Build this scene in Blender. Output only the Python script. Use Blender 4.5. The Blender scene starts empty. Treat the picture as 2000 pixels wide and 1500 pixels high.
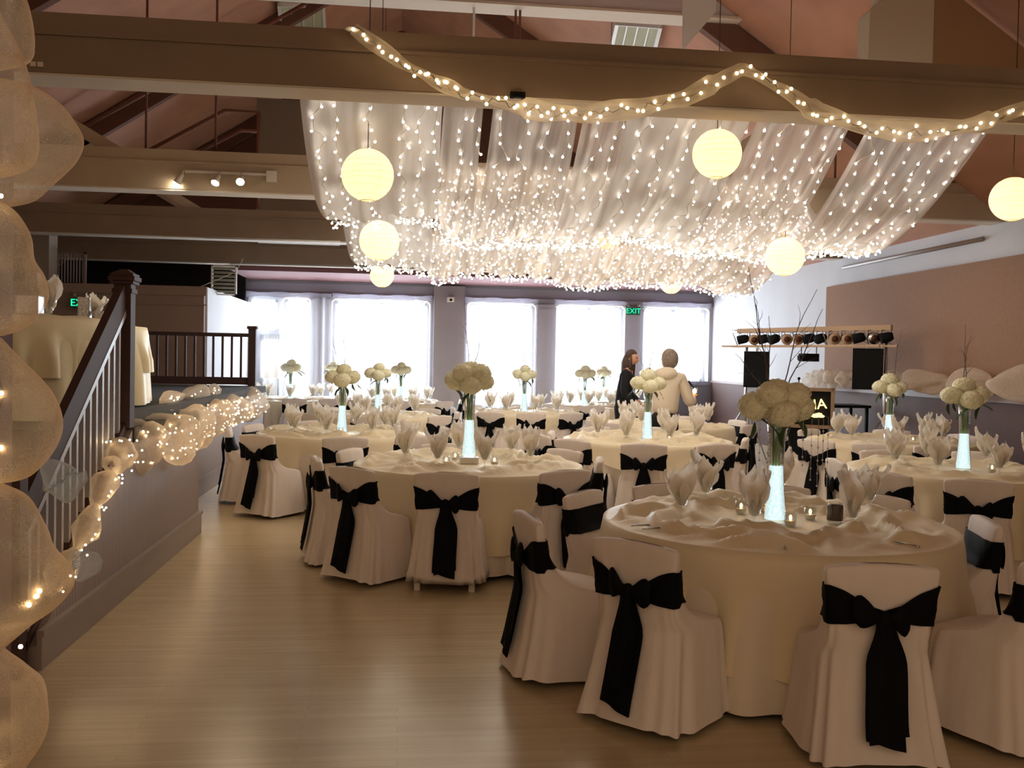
import bpy, math, random
from math import sin, cos, pi, radians, atan2, hypot, sqrt
from mathutils import Vector, Matrix, noise
random.seed(7)
SC = bpy.context.scene
COL = SC.collection
# ---------------------------------------------------------------- camera
cd = bpy.data.cameras.new('camera'); cam = bpy.data.objects.new('camera', cd); COL.objects.link(cam)
cd.sensor_width = 36.0; cd.lens = 1850 / 2000 * 36.0; cd.clip_start = .05; cd.clip_end = 200
cam.matrix_world = Matrix.Translation((0, 0, 1.6)) @ (Matrix.Rotation(radians(-6.5937), 4, 'Z') @ Matrix.Rotation(radians(90 - 1.4226), 4, 'X') @ Matrix.Rotation(radians(1.0885), 4, 'Z'))
SC.camera = cam
# ---------------------------------------------------------------- light and exposure
SC.view_settings.view_transform = 'Standard'; SC.view_settings.look = 'None'
SC.view_settings.exposure = 0.72; SC.view_settings.gamma = 1.0; SC.view_settings.use_curve_mapping = False
w = bpy.data.worlds.new('world'); SC.world = w; w.use_nodes = True
w.node_tree.nodes['Background'].inputs[0].default_value = (1.0, .70, .44, 1)
w.node_tree.nodes['Background'].inputs[1].default_value = .40
cy = SC.cycles
cy.max_bounces = 7; cy.diffuse_bounces = 3; cy.glossy_bounces = 2; cy.transmission_bounces = 3; cy.transparent_max_bounces = 14
cy.caustics_reflective = False; cy.caustics_refractive = False; cy.sample_clamp_indirect = 3.0; cy.use_denoising = True
YF = 21.7     # far wall
XR = 7.25     # right wall
XL = -7.5     # left wall
RIDGE = -.125
# windows in the far wall: x0, x1, z0, z1, mullions
WINS = [(-3.45, -2.80, 2.13, 2.86, []), (-2.64, -2.10, .62, 2.88, []), (-1.53, .53, .72, 2.86, [-.5]), (1.47, 2.94, .62, 2.86, [2.2]),
        (3.51, 5.03, .62, 2.86, [4.27]), (5.57, 7.03, 1.19, 2.86, [6.3])]
DAY = (.84, .92, 1.0)
def area(name, loc, rot, sx, sy, power, color):
    l = bpy.data.lights.new(name, 'AREA'); l.shape = 'RECTANGLE'; l.size = sx; l.size_y = sy; l.energy = power; l.color = color
    o = bpy.data.objects.new(name, l); o.location = loc; o.rotation_euler = rot; COL.objects.link(o); return o
for x0, x1, z0, z1, _ in WINS:
    area('daylight', ((x0 + x1) / 2, YF + .45, (z0 + z1) / 2), (radians(-90), 0, 0), x1 - x0 + .3, z1 - z0 + .3, 74 * (x1 - x0 + .3) * (z1 - z0 + .3), DAY)
area('daylight', (-2.97, YF + .45, 1.75), (radians(-90), 0, 0), .5, .8, 20, DAY)

# ---------------------------------------------------------------- materials
MATS = {}
def nt(name):
    m = bpy.data.materials.new(name); m.use_nodes = True; n = m.node_tree; n.nodes.clear()
    out = n.nodes.new('ShaderNodeOutputMaterial'); return m, n, out
def link(n, a, b): n.links.new(a, b)
def mat(name, c, rough=.8, metal=0, spec=.3, noise_s=0, noise_a=.12, bump=0, sheen=0, stretch=(1, 1, 1), coat=0):
    if name in MATS: return MATS[name]
    m, n, out = nt(name); b = n.nodes.new('ShaderNodeBsdfPrincipled')
    b.inputs['Base Color'].default_value = (*c, 1); b.inputs['Roughness'].default_value = rough; b.inputs['Metallic'].default_value = metal
    b.inputs['Specular IOR Level'].default_value = spec; b.inputs['Sheen Weight'].default_value = sheen; b.inputs['Coat Weight'].default_value = coat
    link(n, b.outputs[0], out.inputs[0])
    if noise_s:
        tc = n.nodes.new('ShaderNodeTexCoord'); mp = n.nodes.new('ShaderNodeMapping'); mp.inputs['Scale'].default_value = stretch
        no = n.nodes.new('ShaderNodeTexNoise'); no.inputs['Scale'].default_value = noise_s; no.inputs['Detail'].default_value = 4
        link(n, tc.outputs['Object'], mp.inputs[0]); link(n, mp.outputs[0], no.inputs['Vector'])
        r = n.nodes.new('ShaderNodeValToRGB'); r.color_ramp.elements[0].position = .3; r.color_ramp.elements[1].position = .7
        r.color_ramp.elements[0].color = tuple(x * (1 - noise_a) for x in c) + (1,); r.color_ramp.elements[1].color = tuple(min(1, x * (1 + noise_a)) for x in c) + (1,)
        link(n, no.outputs[0], r.inputs[0]); link(n, r.outputs[0], b.inputs['Base Color'])
        if bump:
            bp = n.nodes.new('ShaderNodeBump'); bp.inputs['Strength'].default_value = bump; bp.inputs['Distance'].default_value = .01
            link(n, no.outputs[0], bp.inputs['Height']); link(n, bp.outputs[0], b.inputs['Normal'])
    MATS[name] = m; return m
def emis(name, c, s, sample=True):
    m, n, out = nt(name); e = n.nodes.new('ShaderNodeEmission'); e.inputs[0].default_value = (*c, 1); e.inputs[1].default_value = s
    link(n, e.outputs[0], out.inputs[0]); MATS[name] = m
    if not sample: m.cycles.emission_sampling = 'NONE'
    return m
def sheer(name, c, opa, opb, transl=.5, weave=None, rough=.9):
    """thin cloth: partly see-through, more solid where it turns away from the eye"""
    m, n, out = nt(name)
    d = n.nodes.new('ShaderNodeBsdfDiffuse'); d.inputs[0].default_value = (*c, 1)
    t = n.nodes.new('ShaderNodeBsdfTranslucent'); t.inputs[0].default_value = (*c, 1)
    mx = n.nodes.new('ShaderNodeMixShader'); mx.inputs[0].default_value = transl
    link(n, d.outputs[0], mx.inputs[1]); link(n, t.outputs[0], mx.inputs[2])
    tr = n.nodes.new('ShaderNodeBsdfTransparent'); m2 = n.nodes.new('ShaderNodeMixShader')
    lw = n.nodes.new('ShaderNodeLayerWeight'); lw.inputs[0].default_value = .35
    mr = n.nodes.new('ShaderNodeMapRange'); mr.inputs['To Min'].default_value = opa; mr.inputs['To Max'].default_value = opb
    link(n, lw.outputs['Facing'], mr.inputs['Value']); fac = mr.outputs[0]
    if weave:
        tc = n.nodes.new('ShaderNodeTexCoord'); no = n.nodes.new('ShaderNodeTexNoise'); no.inputs['Scale'].default_value = weave[0]; no.inputs['Detail'].default_value = 3
        mp = n.nodes.new('ShaderNodeMapping'); mp.inputs['Scale'].default_value = weave[1]
        link(n, tc.outputs['Object'], mp.inputs[0]); link(n, mp.outputs[0], no.inputs['Vector'])
        ma = n.nodes.new('ShaderNodeMath'); ma.operation = 'MULTIPLY_ADD'; ma.inputs[1].default_value = weave[2]; ma.inputs[2].default_value = -weave[2] * .5
        link(n, no.outputs[0], ma.inputs[0]); ad = n.nodes.new('ShaderNodeMath'); ad.operation = 'ADD'; ad.use_clamp = True
        link(n, fac, ad.inputs[0]); link(n, ma.outputs[0], ad.inputs[1]); fac = ad.outputs[0]
    link(n, fac, m2.inputs[0]); link(n, tr.outputs[0], m2.inputs[1]); link(n, mx.outputs[0], m2.inputs[2]); link(n, m2.outputs[0], out.inputs[0])
    MATS[name] = m; return m
def glassy(name, c, op=.12):
    m, n, out = nt(name); tr = n.nodes.new('ShaderNodeBsdfTransparent'); tr.inputs[0].default_value = (*c, 1)
    g = n.nodes.new('ShaderNodeBsdfGlossy'); g.inputs['Roughness'].default_value = .08
    lw = n.nodes.new('ShaderNodeLayerWeight'); lw.inputs[0].default_value = .5
    mr = n.nodes.new('ShaderNodeMapRange'); mr.inputs['To Min'].default_value = op * .4; mr.inputs['To Max'].default_value = min(1, op * 4)
    mx = n.nodes.new('ShaderNodeMixShader'); link(n, lw.outputs['Facing'], mr.inputs['Value']); link(n, mr.outputs[0], mx.inputs[0])
    link(n, tr.outputs[0], mx.inputs[1]); link(n, g.outputs[0], mx.inputs[2]); link(n, mx.outputs[0], out.inputs[0]); MATS[name] = m; return m
def floor_mat():
    m, n, out = nt('hardwood'); b = n.nodes.new('ShaderNodeBsdfPrincipled'); link(n, b.outputs[0], out.inputs[0])
    tc = n.nodes.new('ShaderNodeTexCoord'); br = n.nodes.new('ShaderNodeTexBrick'); link(n, tc.outputs['Object'], br.inputs['Vector'])
    br.inputs['Scale'].default_value = 1; br.inputs['Brick Width'].default_value = 1.1; br.inputs['Row Height'].default_value = .057
    br.inputs['Mortar Size'].default_value = .0012; br.inputs['Color1'].default_value = (.58, .47, .30, 1); br.inputs['Color2'].default_value = (.54, .435, .275, 1)
    br.inputs['Mortar'].default_value = (.44, .34, .2, 1); br.offset = .37
    no = n.nodes.new('ShaderNodeTexNoise'); mp = n.nodes.new('ShaderNodeMapping'); mp.inputs['Scale'].default_value = (.6, 9, 1)
    link(n, tc.outputs['Object'], mp.inputs[0]); link(n, mp.outputs[0], no.inputs['Vector']); no.inputs['Scale'].default_value = 2.2; no.inputs['Detail'].default_value = 6
    mx = n.nodes.new('ShaderNodeMixRGB'); mx.blend_type = 'MULTIPLY'; mx.inputs[0].default_value = .28
    rp = n.nodes.new('ShaderNodeValToRGB'); rp.color_ramp.elements[0].position = .3; rp.color_ramp.elements[0].color = (.62, .6, .55, 1); rp.color_ramp.elements[1].position = .7
    link(n, no.outputs[0], rp.inputs[0]); link(n, br.outputs[0], mx.inputs[1]); link(n, rp.outputs[0], mx.inputs[2]); link(n, mx.outputs[0], b.inputs['Base Color'])
    b.inputs['Roughness'].default_value = .27; b.inputs['Specular IOR Level'].default_value = .5; MATS['hardwood'] = m; return m
def bead_mat():
    m, n, out = nt('beadboard'); b = n.nodes.new('ShaderNodeBsdfPrincipled'); link(n, b.outputs[0], out.inputs[0])
    b.inputs['Base Color'].default_value = (.27, .215, .20, 1); b.inputs['Roughness'].default_value = .55
    tc = n.nodes.new('ShaderNodeTexCoord'); wv = n.nodes.new('ShaderNodeTexWave'); wv.bands_direction = 'Y'; wv.inputs['Scale'].default_value = 6.5
    link(n, tc.outputs['Object'], wv.inputs['Vector']); rp = n.nodes.new('ShaderNodeValToRGB'); rp.color_ramp.elements[0].position = 0; rp.color_ramp.elements[1].position = .16
    link(n, wv.outputs[0], rp.inputs[0]); bp = n.nodes.new('ShaderNodeBump'); bp.inputs['Strength'].default_value = .7; bp.inputs['Distance'].default_value = .006
    link(n, rp.outputs[0], bp.inputs['Height']); link(n, bp.outputs[0], b.inputs['Normal']); MATS['beadboard'] = m; return m
M_floor = floor_mat(); M_bead = bead_mat()
M_trim = mat('taupe_trim', (.29, .235, .215), .5)
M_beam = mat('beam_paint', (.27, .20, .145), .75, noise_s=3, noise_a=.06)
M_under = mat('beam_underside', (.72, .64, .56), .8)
M_beam2 = mat('beam_cream', (.50, .41, .31), .75, noise_s=3, noise_a=.05)
M_roof = mat('roof_red', (.42, .215, .145), .9, noise_s=2, noise_a=.1)
M_soffit = mat('soffit_plum', (.14, .06, .065), .9)
M_rafter = mat('rafter_dark', (.14, .065, .045), .85)
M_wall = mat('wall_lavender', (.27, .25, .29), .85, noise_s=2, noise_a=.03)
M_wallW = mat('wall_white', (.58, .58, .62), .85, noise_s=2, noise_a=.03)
M_panel = mat('panel_brown', (.27, .155, .10), .9, noise_s=30, noise_a=.06)
M_wains = mat('wainscot_brown', (.085, .045, .038), .7, noise_s=4, noise_a=.06)
M_rail = mat('chair_rail', (.24, .18, .17), .5)
M_part = mat('partition_tan', (.30, .21, .165), .85)
M_dark = mat('void_shade', (.015, .014, .016), .9)  # near-black colour stands in for the unlit depth above the partition
M_carpet = mat('carpet', (.045, .038, .03), .95, noise_s=60, noise_a=.2)
M_cover = mat('cotton_white', (.82, .74, .70), .9, sheen=.2, noise_s=5, noise_a=.02, bump=.5, stretch=(3.5, 3.5, .8))
M_cloth = mat('ivory_cloth', (.80, .71, .58), .85, noise_s=5, noise_a=.02)
M_over = mat('cream_satin', (.82, .71, .50), .5, spec=.45, sheen=.3)
M_ivory = mat('pale_damask', (.80, .72, .50), .6, spec=.4)
M_sash = mat('black_satin', (.0025, .003, .005), .7, spec=.12)
M_woodw = mat('white_wood', (.70, .62, .52), .6)
M_wrail = mat('rail_brown', (.075, .045, .042), .7, spec=.12)
M_bal = mat('baluster_paint', (.33, .31, .33), .45)
M_napkin = sheer('napkin_cotton', (.92, .86, .78), .93, 1.0, .35)
M_black = mat('black_plastic', (.006, .006, .007), .8, spec=.15)
M_speaker = mat('speaker_grille', (.006, .007, .008), .9, noise_s=80, noise_a=.4)
M_metal = mat('steel', (.55, .55, .56), .3, metal=1)
M_white = mat('white_enamel', (.75, .73, .70), .4)
M_petal = mat('hydrangea_cream', (.90, .88, .66), .8, noise_s=25, noise_a=.1)
M_leaf = mat('leaf_green', (.035, .07, .03), .5)
M_stem = mat('stem_green', (.16, .30, .07), .5)
M_twig = mat('twig_brown', (.10, .075, .07), .8)
M_wire = mat('wire_dark', (.05, .04, .03), .7)
M_wirew = mat('wire_white', (.5, .48, .45), .7)
M_glitter = mat('silver_glitter', (.45, .43, .42), .35, metal=.6, noise_s=150, noise_a=.6)
M_tan = mat('rig_tan', (.50, .34, .22), .5)
M_grid = mat('diffuser_green', (.42, .42, .30), .8)
M_pipe = mat('pipe_rust', (.16, .06, .04), .6)
M_wax = mat('wax', (.85, .75, .6), .5)
M_glass = glassy('thin_glass', (.98, .99, .99), .09)
M_pane = glassy('window_glass', (.97, .99, 1), .05)
M_bulb = emis('bulb_warm', (1, .74, .40), 9)
M_bulbs = emis('bulb_warm_small', (1, .87, .70), 22)
M_bulbN = emis('bulb_warm_near', (1, .72, .38), 42)
M_flame = emis('flame', (1, .55, .18), 10)
M_rope = emis('rope_light_glow', (1, .72, .42), 2.2, False)
M_spot = emis('lamp_face', (1, .85, .6), 25)
M_exit = emis('exit_green', (.02, .75, .35), 1.1)
M_exitd = emis('exit_letters', (.6, 1, .8), 1.6)
M_sign = emis('sign_yellow', (1, .66, .16), 3)
M_led = emis('led_white', (.85, 1, 1), 6)
def vase_fill():
    m, n, out = nt('lit_beads'); e = n.nodes.new('ShaderNodeEmission'); e.inputs[1].default_value = .80  # beads emit by themselves, standing in for light from the LEDs
    tc = n.nodes.new('ShaderNodeTexCoord'); v = n.nodes.new('ShaderNodeTexVoronoi'); v.inputs['Scale'].default_value = 70
    r = n.nodes.new('ShaderNodeValToRGB'); r.color_ramp.elements[0].color = (.88, 1, 1, 1); r.color_ramp.elements[1].color = (.55, .78, .76, 1)
    link(n, tc.outputs['Object'], v.inputs['Vector']); link(n, v.outputs[0], r.inputs[0]); link(n, r.outputs[0], e.inputs[0]); link(n, e.outputs[0], out.inputs[0])
    MATS['lit_beads'] = m; m.cycles.emission_sampling = 'NONE'; return m
M_fill = vase_fill()
M_drapeW = sheer('white_drape', (.95, .97, 1.0), .93, 1.0, .5, (3, (10, .5, 1), .1))
M_drape = sheer('sheer_drape', (.96, .95, .97), .52, .97, .5, (3, (14, .4, 1), .35))
M_drape2 = sheer('sheer_drape_warm', (.96, .92, .89), .50, .95, .5, (3, (12, .4, 1), .3))
M_tulle = sheer('deco_mesh', (.90, .72, .50), .14, .92, .5, (260, (1, 1, 1), .45))
M_tulleW = sheer('deco_mesh_white', (.92, .80, .66), .32, .9, .5, (30, (1, 1, 1), .25))
M_cello = sheer('clear_cello', (.7, .75, .75), .15, .7, .4)
M_swag = sheer('swag_net', (.88, .80, .68), .25, .75, .4)
M_curt = sheer('window_sheer', (.90, .92, .97), .16, .75, .6, (2, (12, 1, .5), .2))
M_paper = sheer('rice_paper', (1, .92, .74), 1.0, 1.0, .55)
M_jacket = mat('jacket_cream', (.78, .68, .55), .85)
M_trous = mat('trousers_black', (.012, .011, .013), .8)
M_skin = mat('skin', (.60, .32, .22), .6)
M_hairg = mat('hair_grey', (.26, .21, .18), .8, noise_s=40, noise_a=.3)
M_hairb = mat('hair_brown', (.06, .035, .028), .6, noise_s=40, noise_a=.3)
M_top = mat('sweater_black', (.01, .01, .014), .9)

# ---------------------------------------------------------------- mesh helpers
class MB:
    def __init__(s): s.v = []; s.f = []; s.mi = []
    def add(s, vs, fs, mi=0):
        o = len(s.v); s.v += [tuple(v) for v in vs]; s.f += [tuple(i + o for i in f) for f in fs]; s.mi += [mi] * len(fs); return s
    def box(s, x0, x1, y0, y1, z0, z1, mi=0):
        return s.add([(x0, y0, z0), (x1, y0, z0), (x1, y1, z0), (x0, y1, z0), (x0, y0, z1), (x1, y0, z1), (x1, y1, z1), (x0, y1, z1)],
                     [(0, 3, 2, 1), (4, 5, 6, 7), (0, 1, 5, 4), (1, 2, 6, 5), (2, 3, 7, 6), (3, 0, 4, 7)], mi)
    def prism(s, poly, d, mi=0):
        """poly: 3D loop; d: extrusion vector"""
        n = len(poly); d = Vector(d); a = [Vector(p) for p in poly]; b = [p + d for p in a]
        return s.add(a + b, [tuple(range(n))[::-1], tuple(range(n, 2 * n))] + [(i, (i + 1) % n, n + (i + 1) % n, n + i) for i in range(n)], mi)
    def bar(s, p, q, wx, wz, mi=0):
        """rectangular bar from p to q"""
        p = Vector(p); q = Vector(q); d = (q - p).normalized(); up = Vector((0, 0, 1)) if abs(d.z) < .95 else Vector((0, 1, 0))
        a = d.cross(up).normalized(); b = a.cross(d).normalized(); a *= wx / 2; b *= wz / 2
        vs = [p - a - b, p + a - b, p + a + b, p - a + b, q - a - b, q + a - b, q + a + b, q - a + b]
        return s.add(vs, [(0, 1, 2, 3), (7, 6, 5, 4), (0, 4, 5, 1), (1, 5, 6, 2), (2, 6, 7, 3), (3, 7, 4, 0)], mi)
    def tube(s, pts, r, n=6, mi=0, cap=True):
        pts = [Vector(p) for p in pts]; k = len(pts); rs = r if isinstance(r, (list, tuple)) else [r] * k; vs = []; fs = []
        prev = None
        for i, p in enumerate(pts):
            d = (pts[min(i + 1, k - 1)] - pts[max(i - 1, 0)]); d = d.normalized() if d.length > 1e-9 else Vector((0, 0, 1))
            if prev is None: a = d.cross(Vector((0, 0, 1)) if abs(d.z) < .9 else Vector((1, 0, 0))).normalized()
            else: a = (prev - d * prev.dot(d)).normalized()
            prev = a; b = d.cross(a)
            vs += [p + (a * cos(t) + b * sin(t)) * rs[i] for t in (2 * pi * j / n for j in range(n))]
        for i in range(k - 1):
            fs += [(i * n + j, i * n + (j + 1) % n, (i + 1) * n + (j + 1) % n, (i + 1) * n + j) for j in range(n)]
        if cap: fs += [tuple(range(n))[::-1], tuple(range((k - 1) * n, k * n))]
        return s.add(vs, fs, mi)
    def lathe(s, prof, n=20, c=(0, 0, 0), mi=0):
        vs = []; k = len(prof)
        for r, z in prof: vs += [(c[0] + r * cos(2 * pi * j / n), c[1] + r * sin(2 * pi * j / n), c[2] + z) for j in range(n)]
        fs = [(i * n + j, i * n + (j + 1) % n, (i + 1) * n + (j + 1) % n, (i + 1) * n + j) for i in range(k - 1) for j in range(n)]
        return s.add(vs, fs, mi)
    def ball(s, c, r, nu=10, nv=6, mi=0, fn=None):
        rx, ry, rz = r if isinstance(r, (tuple, list)) else (r, r, r); vs = [(c[0], c[1], c[2] - rz)]; fs = []
        for i in range(1, nv):
            ph = -pi / 2 + pi * i / nv
            for j in range(nu):
                t = 2 * pi * j / nu; k = 1 if fn is None else fn(cos(ph) * cos(t), cos(ph) * sin(t), sin(ph))
                vs.append((c[0] + rx * k * cos(ph) * cos(t), c[1] + ry * k * cos(ph) * sin(t), c[2] + rz * k * sin(ph)))
        vs.append((c[0], c[1], c[2] + rz)); L = len(vs) - 1
        for j in range(nu):
            fs.append((0, 1 + (j + 1) % nu, 1 + j)); fs.append((L, L - nu + j, L - nu + (j + 1) % nu))
        for i in range(nv - 2):
            fs += [(1 + i * nu + j, 1 + i * nu + (j + 1) % nu, 1 + (i + 1) * nu + (j + 1) % nu, 1 + (i + 1) * nu + j) for j in range(nu)]
        return s.add(vs, fs, mi)
    def grid(s, fn, nu, nv, mi=0, wrap=False):
        vs = [fn(i, j) for i in range(nu) for j in range(nv)]; w = nv if wrap else nv - 1
        return s.add(vs, [(i * nv + j, i * nv + (j + 1) % nv, (i + 1) * nv + (j + 1) % nv, (i + 1) * nv + j) for i in range(nu - 1) for j in range(w)], mi)
    def data(s, name, mats, smooth=True):
        me = bpy.data.meshes.new(name); me.from_pydata(s.v, [], s.f)
        for m in (mats if isinstance(mats, (list, tuple)) else [mats]): me.materials.append(m)
        me.polygons.foreach_set('material_index', s.mi)
        if smooth: me.polygons.foreach_set('use_smooth', [True] * len(me.polygons))
        me.update(); return me
def put(name, data, parent=None, loc=(0, 0, 0), rz=0):
    o = bpy.data.objects.new(name, data); COL.objects.link(o); o.location = loc
    o.rotation_euler = (0, 0, rz) if not isinstance(rz, tuple) else rz
    if parent is not None: o.parent = parent
    return o
def tag(o, label, cat, group=None, kind=None):
    o['label'] = label; o['category'] = cat
    if group: o['group'] = group
    if kind: o['kind'] = kind
    return o
def thing(name, label, cat, loc=(0, 0, 0), rz=0, group=None):
    return tag(put(name, None, None, loc, rz), label, cat, group)
def struct(name, mb, m, parent=None, smooth=False, label=None):
    o = put(name, mb.data(name, m, smooth), parent)
    if parent is None: o['kind'] = 'structure'
    if label: o['label'] = label
    return o
def S(t): t = max(0., min(1., t)); return t * t * (3 - 2 * t)
def lerp(tab, x):
    for (a, p), (b, q) in zip(tab, tab[1:]):
        if x <= b: return p + (q - p) * max(0, (x - a)) / (b - a)
    return tab[-1][1]
def clock(ang):
    h = ((90 - ang) / 30) % 12; k = int(round(h * 2)) % 24
    W = ['twelve', 'one', 'two', 'three', 'four', 'five', 'six', 'seven', 'eight', 'nine', 'ten', 'eleven']
    return (W[(k // 2) % 12] + " o'clock") if k % 2 == 0 else ('half past ' + W[(k // 2) % 12])

# ================================================================ the room
struct('floor', MB().box(XL, XR, -6, YF, -.1, 0), M_floor)
# far wall with openings
mb = MB(); cuts = sorted(set([XL, XR + .1] + [v for a in WINS for v in a[:2]] + [-3.17, -2.72]))
for a, b in zip(cuts, cuts[1:]):
    mid = (a + b) / 2; holes = [(z0, z1) for x0, x1, z0, z1, _ in WINS if x0 < mid < x1]
    if -3.17 < mid < -2.72: holes.append((.05, 2.08))
    z = 0
    for h0, h1 in sorted(holes):
        if h0 > z: mb.box(a, b, YF, YF + .25, z, h0)
        z = h1
    mb.box(a, b, YF, YF + .25, z, 3.45)
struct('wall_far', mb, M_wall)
# pilaster, cornice, sill band, wainscot
struct('trim_1', MB().box(.68, 1.38, YF - .16, YF, 0, 3.26), M_wall, label='lavender grey pilaster between the second and third wide windows')
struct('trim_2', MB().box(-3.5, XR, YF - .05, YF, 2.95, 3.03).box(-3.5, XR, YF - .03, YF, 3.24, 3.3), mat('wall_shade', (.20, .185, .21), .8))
for i, (x0, x1) in enumerate([(-2.05, -1.6), (3.0, 3.45), (5.08, 5.5)]):
    struct('trim_%d' % (3 + i), MB().box(x0, x1, YF - .06, YF, 0, 2.9).box(x0 + .08, x1 - .08, YF - .075, YF - .06, .2, 1.15).box(x0 + .08, x1 - .08, YF - .075, YF - .06, 1.35, 2.8), M_wall)
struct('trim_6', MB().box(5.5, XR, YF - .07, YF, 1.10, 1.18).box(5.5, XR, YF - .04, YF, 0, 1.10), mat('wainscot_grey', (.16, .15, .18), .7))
for i, (x0, x1, z0, z1, mu) in enumerate(WINS):
    fr = MB(); t = .06
    fr.box(x0, x0 + t, YF + .06, YF + .13, z0, z1).box(x1 - t, x1, YF + .06, YF + .13, z0, z1).box(x0, x1, YF + .06, YF + .13, z0, z0 + t).box(x0, x1, YF + .06, YF + .13, z1 - t, z1)
    for m in mu: fr.box(m - .05, m + .05, YF + .06, YF + .13, z0, z1)
    wn = struct('window_%d' % (i + 1), fr, M_white)
    struct('window_pane', MB().box(x0 + t, x1 - t, YF + .09, YF + .095, z0 + t, z1 - t), M_pane, wn)
# glazed door
d = MB(); dx0, dx1 = -3.17, -2.72
d.box(dx0, dx0 + .07, YF + .03, YF + .08, .05, 2.08).box(dx1 - .07, dx1, YF + .03, YF + .08, .05, 2.08).box(dx0, dx1, YF + .03, YF + .08, .05, 1.1).box(dx0, dx1, YF + .03, YF + .08, 1.95, 2.08)
dr = struct('door_1', d, M_white)
struct('door_glass', MB().box(dx0 + .07, dx1 - .07, YF + .05, YF + .055, 1.1, 1.95), M_pane, dr)
struct('door_closer', MB().box(dx0 + .1, dx0 + .35, YF - .04, YF + .02, 1.98, 2.04), M_trim, dr)
struct('door_frame', MB().box(dx0 - .08, dx0, YF - .03, YF + .1, 0, 2.16).box(dx1, dx1 + .08, YF - .03, YF + .1, 0, 2.16).box(dx0, dx1, YF - .03, YF + .1, 2.08, 2.16), M_wall, dr)
# right wall
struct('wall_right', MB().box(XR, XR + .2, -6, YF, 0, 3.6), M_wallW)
struct('trim_7', MB().box(XR - .06, XR, 2, 15.55, 1.30, 2.96), M_panel, label='large brown acoustic panel on the right wall')
struct('trim_8', MB().box(XR - .02, XR, 2, YF, 0, 1.2), M_wains, label='dark brown wainscot along the right wall')
struct('trim_9', MB().box(XR - .05, XR, 2, 15.5, 1.2, 1.29).box(XR - .03, XR, 15.5, YF, 1.17, 1.22), M_rail, label='chair rail on the right wall')
struct('wall_left', MB().box(XL - .2, XL, -6, YF, 0, 3.6), M_part)
# roof: two slopes with a ridge along the hall
zr = lambda x: 3.3 + .66 * (XR - x) if x > RIDGE else 3.3 + .66 * (x - XL)
for nm, xa, xb in (('ceiling_right', RIDGE, XR + .2), ('ceiling_left', XL - .2, RIDGE)):
    struct(nm, MB().prism([(xa, -2, zr(max(xa, XL) + 1e-6)), (xb, -2, zr(min(xb, XR)) if nm[8] == 'r' else zr(RIDGE - 1e-6)), (xb, YF, zr(min(xb, XR)) if nm[8] == 'r' else zr(RIDGE - 1e-6)), (xa, YF, zr(max(xa, XL) + 1e-6))], (0, 0, .12)), M_roof)
struct('ceiling_soffit', MB().box(-3.45, XR, 19.45, YF, 3.3, 3.42), M_soffit)
struct('wall_gable', MB().prism([(XL, 19.45, 3.4), (XR, 19.45, 3.4), (RIDGE, 19.45, 8.2)], (0, .1, 0)), M_rafter)
# beams (trusses): bottom chord, bright soffit board, rafters, braces
def beam(i, y, dep, ztop, mface, x0=XL, x1=XR):
    b = struct('beam_%d' % i, MB().box(x0, x1, y, y + dep, 3.412, ztop), mface)
    b['label'] = ['', 'broad brown tie beam spanning the hall nearest the camera', 'cream tie beam carrying the track lights', 'third brown tie beam from the camera', 'last tie beam, just before the window wall'][i]
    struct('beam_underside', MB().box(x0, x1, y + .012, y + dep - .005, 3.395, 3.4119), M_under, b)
    struct('beam_moulding', MB().box(x0, x1, y - .018, y, ztop - .15, ztop - .125), mface, b)
    return b
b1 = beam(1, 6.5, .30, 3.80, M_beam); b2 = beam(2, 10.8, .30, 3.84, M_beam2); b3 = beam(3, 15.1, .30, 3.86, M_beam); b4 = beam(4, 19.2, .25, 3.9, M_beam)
for b, y in ((b2, 10.95), (b3, 15.25), (b4, 19.3)):
    struct('rafter_beam', MB().bar((XL, y, zr(XL) - .12), (RIDGE, y, zr(RIDGE) - .12), .12, .28).bar((XR - .75, y, zr(XR - .75) - .12), (RIDGE, y, zr(RIDGE) - .12), .12, .28), M_rafter, b)
    struct('brace_beam', MB().bar((-5.2, y, 4.98), (-3.05, y, 3.75), .12, .13).bar((5.0, y, 4.9), (3.4, y, 3.8), .12, .13), M_beam2, b)
cb = struct('beam_5', MB().prism([(-4.0, 10.75, 5.64), (4.15, 10.75, 5.64), (4.28, 10.75, 5.74), (4.05, 10.75, 6.0), (-4.0, 10.75, 6.0)], (0, .3, 0)), mat('collar_lilac', (.62, .57, .60), .8), label='pale collar beam high above the second tie beam')
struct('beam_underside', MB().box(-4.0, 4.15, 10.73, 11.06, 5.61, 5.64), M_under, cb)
# bulkheads hanging from the roof
struct('trim_10', MB().prism([(3.72, 7.4, 3.9), (4.28, 7.4, 3.9), (4.28, 7.4, 5.1), (3.84, 7.4, 5.3), (3.84, 7.4, 4.6), (3.73, 7.4, 4.5)], (0, .2, 0)), mat('bulkhead_cream', (.60, .54, .45), .85), label='tall cream bulkhead panel above the near beam at right')
struct('trim_11', MB().prism([(4.45, 7.95, 4.0), (XR, 7.95, 3.3), (4.45, 7.95, 5.14)], (0, .1, 0)), mat('bulkhead_brown', (.36, .22, .13), .85), label='brown infill wall above the near beam at far right')
struct('trim_12', MB().box(-2.58, -1.15, 16.9, 17.3, 3.6, 6.05), mat('bulkhead_taupe', (.22, .17, .13), .85), label='taupe bulkhead behind the left end of the drapes')
struct('trim_13', MB().box(-6.35, -5.97, 16.85, 17.25, 1.1, 3.85), mat('column_grey', (.30, .25, .21), .85), label='grey column at the back left of the stage')
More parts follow.
